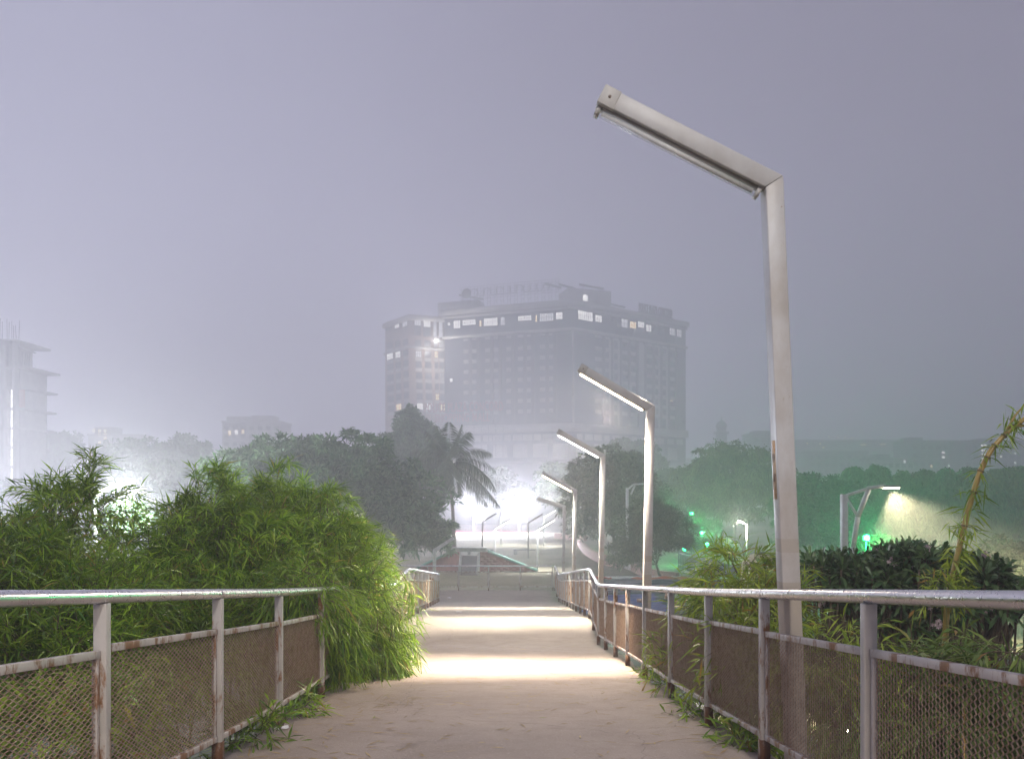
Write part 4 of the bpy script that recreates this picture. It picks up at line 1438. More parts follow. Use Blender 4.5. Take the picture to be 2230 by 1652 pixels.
LW = 'lit_room_warm'
far_building('distant fogged block with a column of yellow lit windows', 192, 300, 948, 330, 'far_wall_grey', [(x, y, 4.5, 4.5, LW) for x, y in ((217, 946), (217, 963), (229, 946), (229, 954), (217, 938), (229, 938), (229, 962))] + [(204, 937, 4, 6, LW)], 5, 7, steps=((196, 240, 930),))
far_building('distant fogged pale block with three lit windows above the round tree', 484, 612, 920, 300, 'far_wall_pale', [(500, 942, 4, 9, LW), (515, 941, 6, 9, 'lit_room'), (529, 940, 4, 7, LW)], 4, 7, steps=((486, 535, 907), (540, 590, 905)))
far_building('distant fogged low block between trees on the left', 100, 190, 990, 250, 'far_wall_pale', (), 3, 6)
far_building('distant stepped block left of the tallest lamp', 1640, 1702, 945, 300, 'far_wall_grey', (), 6, 4, steps=((1650, 1690, 938),))
far_building('distant long low block right of the office tower', 1500, 1640, 1000, 330, 'far_wall_pale', (), 3, 9)
far_building('distant green-tinted pale block with balconies behind the warm lamp', 1890, 1990, 1000, 260, 'far_wall_pale', [(1970, 1005, 4, 6, 'lit_room_dim')], 4, 7, steps=((1920, 1950, 990),))
far_building('distant wide block between tallest lamp and warm lamp', 1760, 1890, 985, 340, 'far_wall_grey', [(1758, 965, 2, 2, LW), (1785, 966, 3, 2, LW), (1793, 974, 3, 2, LW)], 4, 8)
far_building('distant tall block with few lit windows right of the warm lamp', 1985, 2085, 962, 300, 'far_wall_grey', [(2054, 985, 6, 4, 'lit_room'), (2054, 995, 6, 4, 'lit_room'), (2080, 993, 4, 5, 'lit_room'), (2028, 1015, 3, 4, LW), (2066, 1014, 3, 4, 'lit_room')], 6, 6, steps=((1990, 2020, 953),))
far_building('distant block with two columns of white lit windows by the bamboo culm', 2100, 2260, 962, 290, 'far_wall_grey', [(x, y, 4.2, 4.2, 'lit_room') for x in (2139, 2145.5) for y in (970, 980, 990, 999, 1008)] + [(2180, 994, 3, 3, 'lit_room'), (2210, 987, 3, 3, 'lit_room'), (2210, 1007, 3, 3, 'lit_room')], 5, 10, steps=((2150, 2180, 955),))
far_building('most distant block with orange roof lights above the warm lamp', 1740, 1960, 960, 420, 'far_wall_grey', [(x, y, 2.0, 3.2, LW) for x, y in ((1805, 951), (1826, 952), (1840, 951), (1856, 953))] + [(1880, 968, 12, 2, LW), (1922, 967, 12, 2, LW)], 2, 10)
# minaret
mx, md = at(1571, 0, 340)[0], 340
mn = thing('minaret', 'distant fogged minaret right of the office tower', 'tower', (mx, md, 0))
zt = at(0, 944, md)[2]
MB().tube([(mx, md, 0), (mx, md, zt)], 2.6, 12).build('shaft', 'far_wall_grey', mn)
MB().lathe((mx, md, zt), [(3.6, 0), (3.6, 0.8), (2.2, 0.9), (2.2, 3.0), (2.6, 3.1), (2.5, 4.2), (1.6, 5.4), (0.2, 6.4), (0.08, 8.5)], 14).build('dome', 'far_wall_grey', mn)

# construction tower
dC = 160.0
cx0, cx1 = at(-90, 0, dC)[0], at(38, 0, dC)[0]
ct = thing('construction_tower', 'fogged concrete tower under construction with a lit stairwell at the left edge', 'building', ((cx0 + cx1) / 2, dC + 6, 0))
levels = [at(0, y, dC)[2] for y in (742, 800, 845, 890, 932, 974, 1016, 1058, 1100)]
for k, z in enumerate(levels):
    xe = at((42, 64, 58, 56, 52, 40, 40, 38, 38)[k], 0, dC)[0]
    MB().box(((cx0 + xe) / 2, dC + 5, z), (xe - cx0, 12, 0.45)).build('floor_slab', 'raw_concrete', ct)
for px, y0 in ((-85, 745), (-40, 742), (2, 742), (14, 742), (39, 745)):
    x = at(px, 0, dC)[0]
    MB().box((x, dC - .6, at(0, y0, dC)[2] / 2), (1.0, 1.0, at(0, y0, dC)[2])).build('column', 'raw_concrete', ct)
MB().box((at(-45, 0, dC)[0], dC + 5, levels[0] / 2), (at(18, 0, dC)[0] - at(-90, 0, dC)[0], 9, levels[0])).build('wall', 'raw_concrete', ct)
MB().box((at(37, 0, dC)[0], dC + 5, levels[2] / 2 + 0), (1.0, 9, levels[0] - 2)).build('wall', 'raw_concrete', ct)
for k in range(2, 8):
    z1_, z0_ = levels[k] - .35, levels[k + 1] + .35
    MB().box((at(28, 0, dC)[0], dC + .5, (z0_ + z1_) / 2), (1.25, 0.3, z1_ - z0_)).build('lit_stairwell', 'lit_stairwell', ct)
MB().box((at(42, 0, dC)[0] + .6, dC - .3, (levels[2] + levels[3]) / 2), (1.5, 0.3, levels[2] - levels[3] - .6)).build('brick_panel', 'brick_infill', ct)
for k in range(10):
    x = at(-6 + k * 5.2 + rng.uniform(-1, 1), 0, dC)[0]
    if 2 < k < 4:
        continue
    MB().tube([(x, dC, levels[0]), (x + rng.uniform(-.2, .2), dC, levels[0] + rng.uniform(2.5, 5.2))], 0.05, 5).build('reinforcing_bar', 'steel_dark', ct)
for k in range(9):
    x = at(44 + k * 2.9, 0, dC)[0]
    MB().tube([(x, dC - .5, levels[1]), (x + rng.uniform(-.15, .5), dC - .5, at(0, 765 + k * 0.8, dC)[2])], 0.06, 5).build('scaffold_pole', 'steel_dark', ct)
MB().hexa(np.array([at(38, 754, dC - 1), at(76, 770, dC - 1), at(76, 770, dC + 4), at(38, 754, dC + 4), at(38, 750, dC - 1), at(80, 768, dC - 1), at(80, 768, dC + 4), at(38, 750, dC + 4)])).build('formwork_deck', 'raw_concrete', ct)


# ------------------------------------------------------------------ street lamps either side
def wire_tube(mb, pts, r, n=8):
    mb.tube(np.array(pts), r, n)


dR = 26.0
yl = thing('street_lamp', 'forked grey street lamp with warm lit head on the right', 'street lamp', (at(1838, 0, dR)[0], dR, 0))
xA = at(1838, 0, dR)[0]
MB().box((xA, dR, at(0, 1076, dR)[2] / 2), (0.2, 0.2, at(0, 1076, dR)[2])).build('pole', 'lamp_paint', yl, bevel=0.01)
p0 = at(1858, 1190, dR); p1 = at(1868, 1125, dR); p2 = at(1893, 1062, dR)
MB().beam((p0[0], dR, 0), p0, 0.14, 0.12, (0, 1, 0)).build('brace_foot', 'lamp_paint', yl)
MB().beam(p0, p1, 0.14, 0.12, (0, 1, 0)).build('brace', 'lamp_paint', yl)
MB().beam(p1, p2, 0.14, 0.12, (0, 1, 0)).build('brace', 'lamp_paint', yl)
MB().beam(at(1845, 1086, dR), p1, 0.07, 0.07, (0, 1, 0)).build('brace', 'lamp_paint', yl)
MB().beam(at(1845, 1078, dR), p2, 0.1, 0.09, (0, 1, 0)).build('arm', 'lamp_paint', yl)
MB().beam(p2 + np.array([-.05, 0, 0]), at(1928, 1058, dR), 0.13, 0.12, (0, 1, 0)).build('arm', 'lamp_paint', yl)
h0, h1 = at(1926, 1058, dR), at(1955, 1059, dR)
hd = MB().box((h0 + h1) / 2, (h1[0] - h0[0] + .1, 0.3, 0.09)).build('lamp_head', 'lamp_paint_dark', yl, bevel=0.03)
MB().box((h0 + h1) / 2 - np.array([0, 0, .055]), (h1[0] - h0[0], 0.24, 0.04)).build('glass', 'street_glass', hd)
lightobj('SPOT', 'lamp_light', yl, (h0 + h1) / 2 - np.array([0, 0, .15]), 24000, (1.0, 0.86, 0.52), size=0.1, angle=R(105), blend=0.5, direction=(0.5, -0.05, -1))

dL = 44.0
sl = thing('street_lamp', 'curved double-tube street lamp glowing white behind the bamboo on the left', 'street lamp', (at(206, 0, dL)[0], dL, 0))
q = [np.array([at(206, 0, dL)[0], dL, 0.0]), at(206, 1130, dL), at(207, 1085, dL), at(216, 1068, dL), at(240, 1058, dL), at(262, 1053, dL)]
MB().tube(np.array(q), [0.16, 0.14, 0.11, 0.09, 0.07, 0.06], 8).build('pole', 'lamp_paint', sl, smooth=True)
q = [at(208, 1110, dL), at(210, 1085, dL), at(219, 1073, dL), at(242, 1064, dL), at(268, 1056, dL)]
MB().tube(np.array(q), 0.06, 8).build('arm', 'lamp_paint', sl, smooth=True)
h0, h1 = at(262, 1055, dL), at(286, 1048, dL)
hd = MB().beam(h0, h1, 0.3, 0.12).build('lamp_head', 'lamp_paint', sl, bevel=0.03)
MB().beam(h0 * .5 + h1 * .5 - np.array([0, 0, .08]), h1 - np.array([0, 0, .08]), 0.24, 0.05).build('glass', 'street_glass_cool', hd)
lightobj('SPOT', 'lamp_light', sl, h1 - np.array([.2, 0, .2]), 20000, (0.92, 1.0, 0.96), size=0.12, angle=R(130), blend=0.6, direction=(0.35, 0, -1))
lightobj('POINT', 'lamp_glow', sl, h1 - np.array([.2, .3, .45]), 7500, (0.92, 1.0, 0.96), size=0.12)
# arm only seen through the trees
dT = 60
tl = thing('street_lamp', 'unlit forked street lamp arm in front of the tree behind the second lamp', 'street lamp', (at(1366, 0, dT)[0], dT, 0))
MB().tube([(at(1366, 0, dT)[0], dT, 0), at(1366, 1062, dT)], 0.13, 8).build('pole', 'lamp_paint', tl)
MB().beam(at(1366, 1066, dT), at(1380, 1054, dT), 0.14, 0.12, (0, 1, 0)).build('arm', 'lamp_paint', tl)
MB().beam(at(1374, 1076, dT), at(1383, 1056, dT), 0.14, 0.12, (0, 1, 0)).build('brace', 'lamp_paint', tl)
MB().beam(at(1380, 1054, dT), at(1404, 1053, dT), 0.14, 0.12, (0, 1, 0)).build('arm', 'lamp_paint', tl)
dT = 66
tl = thing('street_lamp', 'thin lit lamp post with bent arm below the wide domed tree', 'street lamp', (at(1626, 0, dT)[0], dT, 0))
MB().tube([(at(1626, 0, dT)[0], dT, 0), at(1626, 1140, dT)], 0.07, 8).build('pole', 'white_board', tl)
MB().beam(at(1626, 1141, dT), at(1607, 1133, dT), 0.1, 0.1).build('arm', 'white_board', tl)
gl = lightobj('POINT', 'lamp_light', tl, at(1610, 1139, dT - .4), 1800, (1, .95, .8), size=0.1)

# green garden lights
GG = 'green garden lights'


def green_light(px, py, d, power, label, zoff=0.0, off=(0, -.35, 0.1)):
    c = at(px, py, d)
    r_ = thing('garden_light', label, 'garden light', (c[0], d, 0), GG)
    MB().tube([(c[0], d, float(emb(c[0], d)) - .05), (c[0], d, c[2] - .1)], 0.03, 8).build('stake', 'steel_dark', r_)
    MB().lathe(c - np.array([0, 0, .1]), [(0.05, 0), (0.14, 0.02), (0.14, 0.2), (0.1, 0.22)], 12).build('lens', 'green_bulb', r_)
    MB().lathe(c + np.array([0, .03, .12]), [(0.16, 0), (0.16, 0.03), (0.03, 0.09)], 12).build('hood', 'steel_dark', r_)
    lightobj('POINT', 'green_glow', r_, c + np.array(off), power, (0.02, 1.0, 0.28), size=0.12)


green_light(1886, 1172, 33, 1500, 'glaring green garden light between the frangipani and the warm lamp', off=(0, -.4, .1))
green_light(2060, 1235, 36, 260, 'green garden light under the trees at the right', off=(0, .3, .3))
green_light(1506, 1118, 66, 130, 'small green garden light in the tree left of the tallest lamp')
green_light(1540, 1185, 62, 1000, 'green garden light on the grass left of the tallest lamp')

tree('low shrub glowing green around the glaring green light', 1905, 35, [(1905, 1185, 26, 18), (1880, 1195, 22, 16), (1935, 1195, 26, 18)], leafL=0.22, leafW=0.07, mat='tree_leaf', group=GT, name='shrub', cat='shrub')
structure(MB().prism([(at(1470, 0, 62)[0], 57), (at(1600, 0, 52)[0], 52), (at(1640, 0, 74)[0], 74), (at(1500, 0, 80)[0], 80), (at(1465, 0, 70)[0], 70)], -.3, .03).build('lawn', 'lawn_grass'))
tree('low clipped shrub glowing green beside the green garden light', 1560, 66, [(1545, 1190, 30, 16), (1580, 1194, 26, 14)], leafL=0.3, leafW=0.1, mat='tree_leaf', group=GT, name='shrub', cat='shrub')
tree('slim young tree glowing green between the acacia and the wide domed tree', 1520, 72, [(1512, 1140, 22, 26), (1540, 1155, 26, 22), (1525, 1175, 30, 20)], leafL=0.4, leafW=0.12, mat='tree_leaf', group=GT)
green_light(1490, 1196, 61, 380, 'green garden light on the lawn right of the acacia trunk')
green_light(1528, 1160, 69.3, 650, 'green garden light close before the slim young tree')
tree('young tree glowing green just right of the second ramp lamp', 1436, 72, [(1432, 1095, 18, 22), (1448, 1112, 20, 18)], leafL=0.4, leafW=0.12, mat='tree_leaf', group=GT)
green_light(1440, 1108, 69.5, 300, 'green garden light close before the young tree by the second lamp')

# picket fence by the green-lit lawn
pf = thing('picket_fence', 'low metal fence before the green lit lawn', 'fence', (at(1500, 0, 58)[0], 58, 0))
for k in range(34):
    t = k / 33
    x = at(1478 + 125 * t, 0, 60 - 12 * t)[0]
    y = 60 - 12 * t
    MB().box((x, y, 0.7), (0.1, 0.05, 1.4)).build('picket', 'fence_metal', pf)
for z in (0.3, 1.25):
    MB().beam((at(1478, 0, 60)[0], 60, z), (at(1603, 0, 48)[0], 48, z), 0.05, 0.06).build('rail', 'fence_metal', pf)


# ------------------------------------------------------------------ bamboo thickets
def spray_set(mb, tw, centers, dirs, L_twig, nleaf, leafL, leafW, droop, twig_r=0.004):
    """twigs with leaves fanning out along and at the end of them"""
    n = len(centers)
    dirs = unit(dirs)
    t = np.sort(rng.random((n, nleaf)), 1) ** 0.7
    Ls = np.broadcast_to(L_twig, (n,))
    sag = np.array([0, 0, -1.0])
    P = centers[:, None] + dirs[:, None] * (t * Ls[:, None])[..., None] + sag * (0.28 * t ** 2 * Ls[:, None])[..., None]
    D = dirs[:, None] * 0.85 + rng.normal(0, 0.55, (n, nleaf, 3)) + sag * droop
    Lf = leafL * rng.uniform(0.45, 1.35, (n, nleaf)) * rng.uniform(.75, 1.2, (n, 1))
    leaves(mb, P.reshape(-1, 3), D.reshape(-1, 3), Lf.ravel(), (leafW * rng.uniform(0.75, 1.2, (n, nleaf))).ravel(), 0.25)
    if tw is not None:
        for k in range(n):
            tt = np.linspace(0, 1, 4)[:, None]
            tw.tube(centers[k] + dirs[k] * tt * Ls[k] + sag * 0.28 * tt ** 2 * Ls[k], [twig_r, twig_r * .8, twig_r * .6, twig_r * .3], 3, cap=False)


def thicket(label, blobs, culm_bases, nper, leafL, leafW, mat, sprigs=(), droop=0.25, group=None, culm='culm_green', cat='bamboo', culm_r=0.016, name='bamboo_thicket', inner=0.35, twig=0.35, upb=0.55, nleaf=13):
    b0 = np.array(culm_bases[0], float)
    root = thing(name, label, cat, b0, group)
    fol, tw = MB(), MB()
    allc = []
    for (px, py, d, rx, ry, rd, dens, dbias) in blobs:
        s = d / F
        c = at(px, py, d)
        rad = np.array([rx * s, rd, ry * s])
        n = int(nper * dens)
        u = rand_dirs(n)
        # favour the camera side and the top
        u[:, 1] = np.where((u[:, 1] > 0.2) & (rng.random(n) < 0.5), -u[:, 1], u[:, 1])
        r = np.where(rng.random(n) < inner, rng.uniform(0.2, 0.8, n), rng.uniform(0.75, 1.0, n))
        lump = 1 + 0.16 * np.sin(u[:, 0] * 7 + px) * np.sin(u[:, 2] * 6 + py)
        P = c + u * (r * lump)[:, None] * rad
        Dd = u * 0.7 + rng.normal(0, 0.45, (n, 3)) + np.array([0, 0, upb if dbias == 0 else dbias])
        spray_set(fol, tw if True else None, P, Dd, twig * rng.uniform(0.6, 1.3, n), nleaf, leafL, leafW, droop)
        allc.append((c, rad))
    auto = []
    if sprigs and 'left' in (group or ''):
        for (px, py, d, rx, ry, rd, dens, dbias) in blobs:
            if dbias == 0 and py < 1300:
                for _ in range(7):
                    x0 = px + rng.uniform(-.8, .8) * rx
                    y0 = py - ry * 0.75 * math.sqrt(max(0, 1 - ((x0 - px) / rx) ** 2))
                    dx, up_ = rng.normal(0, 32), rng.uniform(28, 72)
                    auto.append(([(x0, y0), (x0 + dx * .3, y0 - up_ * .7), (x0 + dx, y0 - up_)], d + rng.uniform(-.3, .2)))
            elif dbias < -.5:
                for _ in range(9):
                    x0, y0 = px + rng.uniform(-.9, .9) * rx, py + rng.uniform(-.2, .5) * ry
                    auto.append(([(x0, y0), (x0 + rng.uniform(0, 18), y0 + 30), (x0 + rng.uniform(0, 34), y0 + rng.uniform(50, 95))], d - rd * rng.uniform(.3, 1)))
    for pts, d in list(sprigs) + auto:
        p3 = np.array([at(x, y, d) for x, y in pts])
        k = np.linspace(0, len(p3) - 1, 14)
        pp = np.stack([np.interp(k, np.arange(len(p3)), p3[:, q]) for q in range(3)], 1)
        pp[1:-1] = (pp[:-2] + pp[2:] + 2 * pp[1:-1]) / 4
        tw.tube(pp, np.linspace(0.006, 0.002, 14), 4, cap=False)
        T = unit(np.gradient(pp, axis=0))
        sel = np.arange(4, 14)
        cc = pp[sel].repeat(2, 0)
        spray_set(fol, None, cc, T[sel].repeat(2, 0) * 1.0 + rng.normal(0, .4, (len(cc), 3)), 0.13, 5, leafL * 1.05, leafW, 0.15)
    stuff(fol.build('foliage', mat, root))
    stuff(tw.build('twigs', 'twig', root))
    for k, cb in enumerate(culm_bases):
        cb = np.array(cb, float)
        c, rad = allc[k % len(allc)]
        e_ = c + rand_dirs(1)[0] * rad * 0.5 + np.array([0, 0, rad[2] * .5])
        mid = cb + (e_ - cb) * 0.55 + np.array([rng.normal(0, .12), rng.normal(0, .12), 0.35])
        t = np.linspace(0, 1, 12)[:, None]
        MB().tube((1 - t) ** 2 * cb + 2 * t * (1 - t) * mid + t * t * e_, np.linspace(culm_r, culm_r * .4, 12), 7).build('culm', culm, root, smooth=True)
    return root


def g3(x, d):
    return (x, d, float(emb(np.array(x), np.array(d))) - 0.08)


GB = 'bamboo thickets on the left'
thicket('feathery bamboo with high sprays at the left edge behind the railing',
        [(170, 1185, 7.4, 105, 95, 0.7, 0.62, 0), (40, 1270, 6.6, 120, 75, 0.8, 0.9, 0), (150, 1330, 6.6, 200, 95, 0.7, 1.4, 0), (100, 1430, 6.0, 200, 90, 0.6, 0.9, 0)],
        [g3(-4.6, 7.5), g3(-4.2, 7.0), g3(-4.9, 6.6), g3(-3.9, 6.6), g3(-3.6, 7.2)], 420, 0.205, 0.0145, 'bamboo_leaf',
        sprigs=[([(170, 1150), (165, 1080), (190, 1030), (215, 1012)], 7.4), ([(180, 1140), (150, 1085), (138, 1058), (125, 1050)], 7.4), ([(150, 1180), (110, 1140), (75, 1130), (50, 1132)], 7.3), ([(200, 1130), (235, 1090), (265, 1075), (285, 1072)], 7.5), ([(170, 1160), (220, 1120), (260, 1110), (290, 1118)], 7.4), ([(60, 1220), (30, 1190), (10, 1185)], 6.9), ([(100, 1200), (70, 1170), (40, 1165)], 7.2), ([(160, 1100), (100, 1090), (60, 1110)], 7.4), ([(185, 1060), (200, 1030), (200, 1000)], 7.4)], group=GB)
thicket('dense bamboo bush in the middle behind the left railing',
        [(445, 1195, 8.4, 95, 80, 0.9, 0.8, 0), (330, 1315, 7.6, 150, 85, 0.9, 1.1, 0), (520, 1260, 8.6, 170, 110, 1.0, 1.3, 0), (420, 1370, 7.6, 220, 90, 0.7, 1.5, 0), (560, 1150, 9.2, 110, 60, 0.9, 0.8, 0), (300, 1450, 6.8, 200, 80, .5, 0.8, 0)],
        [g3(-4.0, 8.5), g3(-3.6, 8.1), g3(-3.4, 8.9), g3(-3.9, 9.2), g3(-3.3, 9.6), g3(-4.3, 9.5)], 440, 0.205, 0.0145, 'bamboo_leaf',
        sprigs=[([(400, 1140), (430, 1080), (455, 1040), (470, 1025)], 8.4), ([(440, 1120), (460, 1080), (500, 1062), (530, 1066)], 8.6), ([(390, 1140), (350, 1110), (318, 1105)], 8.4), ([(420, 1110), (425, 1060), (428, 1035)], 8.4), ([(560, 1110), (560, 1070), (575, 1050)], 9.2), ([(340, 1180), (300, 1150), (278, 1158)], 8.2), ([(470, 1080), (490, 1045), (480, 1025)], 8.5)], group=GB)
thicket('bright bamboo bush spilling over the left railing onto the ramp',
        [(660, 1170, 9.6, 110, 80, 0.9, 1.0, 0), (700, 1270, 9.2, 130, 110, 0.9, 1.2, 0), (768, 1262, 9.4, 66, 80, 0.8, 0.7, 0), (755, 1345, 9.0, 110, 85, 0.75, .9, -0.7), (785, 1405, 8.9, 76, 65, 0.5, 0.26, -1.2), (700, 1430, 8.6, 80, 55, 0.3, 0.22, -1.2), (830, 1365, 9.1, 38, 60, 0.4, 0.16, -1.0), (590, 1330, 8.4, 90, 60, 0.4, .6, -0.3), (672, 1285, 7.5, 66, 46, 0.35, .4, -0.5), (722, 1345, 7.9, 50, 60, 0.3, .3, -0.9)],
        [g3(-3.0, 9.6), g3(-2.8, 9.2), g3(-3.2, 10.1), g3(-2.7, 9.9), g3(-2.6, 8.8)], 460, 0.205, 0.0145, 'bamboo_leaf',
        sprigs=[([(600, 1130), (600, 1060), (608, 1020), (625, 1008)], 9.6), ([(640, 1110), (600, 1065), (560, 1068), (535, 1075)], 9.4), ([(690, 1110), (710, 1070), (730, 1065)], 9.6), ([(600, 1090), (590, 1045), (600, 1020)], 9.6), ([(760, 1180), (790, 1150), (830, 1160)], 9.4), ([(840, 1230), (870, 1240), (895, 1280), (905, 1330)], 9.2), ([(850, 1320), (885, 1360), (905, 1420)], 9.1), ([(830, 1380), (870, 1430), (890, 1480)], 9.0), ([(780, 1440), (800, 1480), (810, 1505)], 8.9), ([(720, 1440), (735, 1480), (740, 1510)], 8.6), ([(840, 1430), (860, 1470), (865, 1500)], 8.9)], droop=0.4, group=GB)

# leafy weeds behind the left mesh and at the foot of the railing
thicket('bright leafy weeds behind the nearest left mesh panels', [(130, 1580, 4.3, 200, 70, 0.35, 0.7, 0), (330, 1560, 4.7, 110, 70, 0.3, 0.35, 0)],
        [g3(-2.5, 4.2), g3(-2.3, 4.6)], 220, 0.14, 0.022, 'under_leaf', group='undergrowth by the railings', cat='weeds', name='weeds', culm_r=0.006, twig=0.25, nleaf=8)
thicket('green weeds sprouting under the left railing beside the ramp', [(600, 1545, 6.3, 90, 32, 0.3, 0.5, 0), (560, 1600, 5.2, 60, 30, .2, .3, 0)],
        [g3(-2.05, 6.2), g3(-2.05, 5.8)], 200, 0.16, 0.016, 'bamboo_leaf', group='undergrowth by the railings', cat='weeds', name='weeds', culm_r=0.005, twig=0.2, nleaf=8)

# right-hand foreground bamboos
thicket('yellow-green bamboo spray left of the tallest lamp pole', [(1615, 1275, 7.6, 75, 60, 0.4, 0.42, 0.1), (1580, 1330, 7.4, 70, 40, 0.3, 0.3, -.2), (1660, 1330, 7.2, 60, 50, 0.3, 0.35, 0)],
        [g3(2.3, 7.6), g3(2.5, 7.4), g3(2.1, 7.5)], 300, 0.24, 0.017, 'bamboo_leaf_young', sprigs=[([(1610, 1260), (1590, 1215), (1570, 1200)], 7.6), ([(1620, 1250), (1650, 1205), (1680, 1210)], 7.6), ([(1600, 1280), (1550, 1255), (1525, 1270)], 7.6)], droop=0.45, group='bamboos on the right', culm_r=0.01, nleaf=10)
thicket('broad-leaved bamboo low behind the nearest right railing panel', [(2090, 1440, 5.3, 130, 42, 0.4, 0.45, -0.7), (2200, 1430, 5.0, 90, 45, 0.4, 0.4, -0.7), (2000, 1450, 5.2, 60, 30, 0.3, 0.2, -.3), (2120, 1520, 5.0, 150, 60, 0.3, 0.5, -.3), (2000, 1600, 4.8, 160, 70, 0.35, .35, -.2)],
        [g3(3.2, 5.4), g3(3.5, 5.1), g3(2.9, 5.5)], 300, 0.21, 0.021, 'bamboo_leaf_dull', droop=0.6, group='bamboos on the right', culm_r=0.008, nleaf=10, twig=0.3)
thicket('small orange-tipped bamboo leaves behind the post right of the tallest lamp', [(1830, 1415, 5.6, 80, 30, 0.35, 0.2, -.2), (1800, 1460, 5.4, 110, 60, 0.4, 0.4, -.2), (1640, 1430, 6.0, 90, 80, 0.3, .4, 0), (1500, 1460, 7.6, 80, 50, 0.2, .25, 0)],
        [g3(2.35, 5.6), g3(2.55, 5.5)], 280, 0.19, 0.018, 'bamboo_leaf_young', droop=0.3, group='bamboos on the right', culm_r=0.006, nleaf=9)
thicket('green weeds under the right railing beside the ramp edge', [(1545, 1560, 6.2, 60, 34, 0.22, .4, 0), (1620, 1610, 5.2, 60, 30, .2, .3, 0), (1440, 1490, 8.2, 40, 16, .15, .2, 0)],
        [g3(1.95, 6.2), g3(1.95, 5.4)], 180, 0.15, 0.02, 'under_leaf', group='undergrowth by the railings', cat='weeds', name='weeds', culm_r=0.005, twig=0.18, nleaf=7)

# the single tall culm
dB = 5.9
bc = thing('bamboo_culm', 'single tall yellow bamboo culm leaning out at the right edge', 'bamboo', (at(2060, 0, dB)[0], dB, float(emb(np.array(3.5), np.array(dB)))))
cp = np.array([np.array([at(2046, 0, dB)[0], dB, bc.location.z - .1]), at(2058, 1330, dB), at(2078, 1240, dB), at(2103, 1130, dB), at(2132, 1030, dB), at(2158, 978, dB), at(2196, 938, dB), at(2240, 905, dB)])
k = np.linspace(0, 7, 40)
cpp = np.stack([np.interp(k, np.arange(8), cp[:, q]) for q in range(3)], 1)
for _ in range(3):
    cpp[1:-1] = (cpp[:-2] + 2 * cpp[1:-1] + cpp[2:]) / 4
MB().tube(cpp, np.linspace(0.024, 0.017, 40), 12).build('culm', 'culm_yellow', bc, smooth=True)
tt = MB()
br = at(2196, 938, dB)
MB().tube([at(2188, 945, dB), at(2215, 928, dB), at(2250, 925, dB)], [.012, .01, .008], 8).build('branch', 'culm_yellow', bc)
MB().tube([at(2188, 945, dB), at(2210, 905, dB), at(2232, 880, dB)], [.012, .009, .006], 8).build('branch', 'culm_yellow', bc)
ln_f = MB()
for i in (12, 16, 20, 23, 26, 29, 32, 35):
    p = cpp[i]
    t = unit(cpp[i + 1] - cpp[i - 1])
    MB().tube([p - t * .007, p, p + t * .007], [.0235, .028, .0235], 12).build('node', 'node_ring', bc, smooth=True)
    nl = 9 if i in (23, 32) else 14
    dd = rng.normal(0, 1, (nl, 3)) * np.array([1, .6, .5]) + np.array([0.25, 0, 0.05])
    leaves(ln_f, p + rng.normal(0, .012, (nl, 3)), dd, 0.15 * rng.uniform(.5, 1.3, nl), .015, .5)
for (px, py, n_) in ((2215, 900, 26), (2180, 945, 12), (2098, 1155, 40), (2110, 1110, 24), (2125, 1065, 16), (2085, 1200, 40)):
    p = at(px, py, dB)
    leaves(ln_f, p + rng.normal(0, .05, (n_, 3)), rng.normal(0, 1, (n_, 3)) * np.array([.7, .5, .5]) + np.array([.1, 0, -.35]), 0.17 * rng.uniform(.6, 1.3, n_), .017, .3)
stuff(ln_f.build('leaves', 'bamboo_leaf_young', bc))
thicket('tuft of young bamboo around the foot of the tall culm', [(2062, 1292, 5.8, 30, 26, 0.14, 0.14, 0.0), (2048, 1250, 5.8, 14, 24, .1, .05, .3)], [g3(3.35, 5.8), g3(3.42, 5.9)], 260, 0.11, 0.014, 'bamboo_leaf_young', group='bamboos on the right', culm_r=0.006, nleaf=8, twig=0.09)


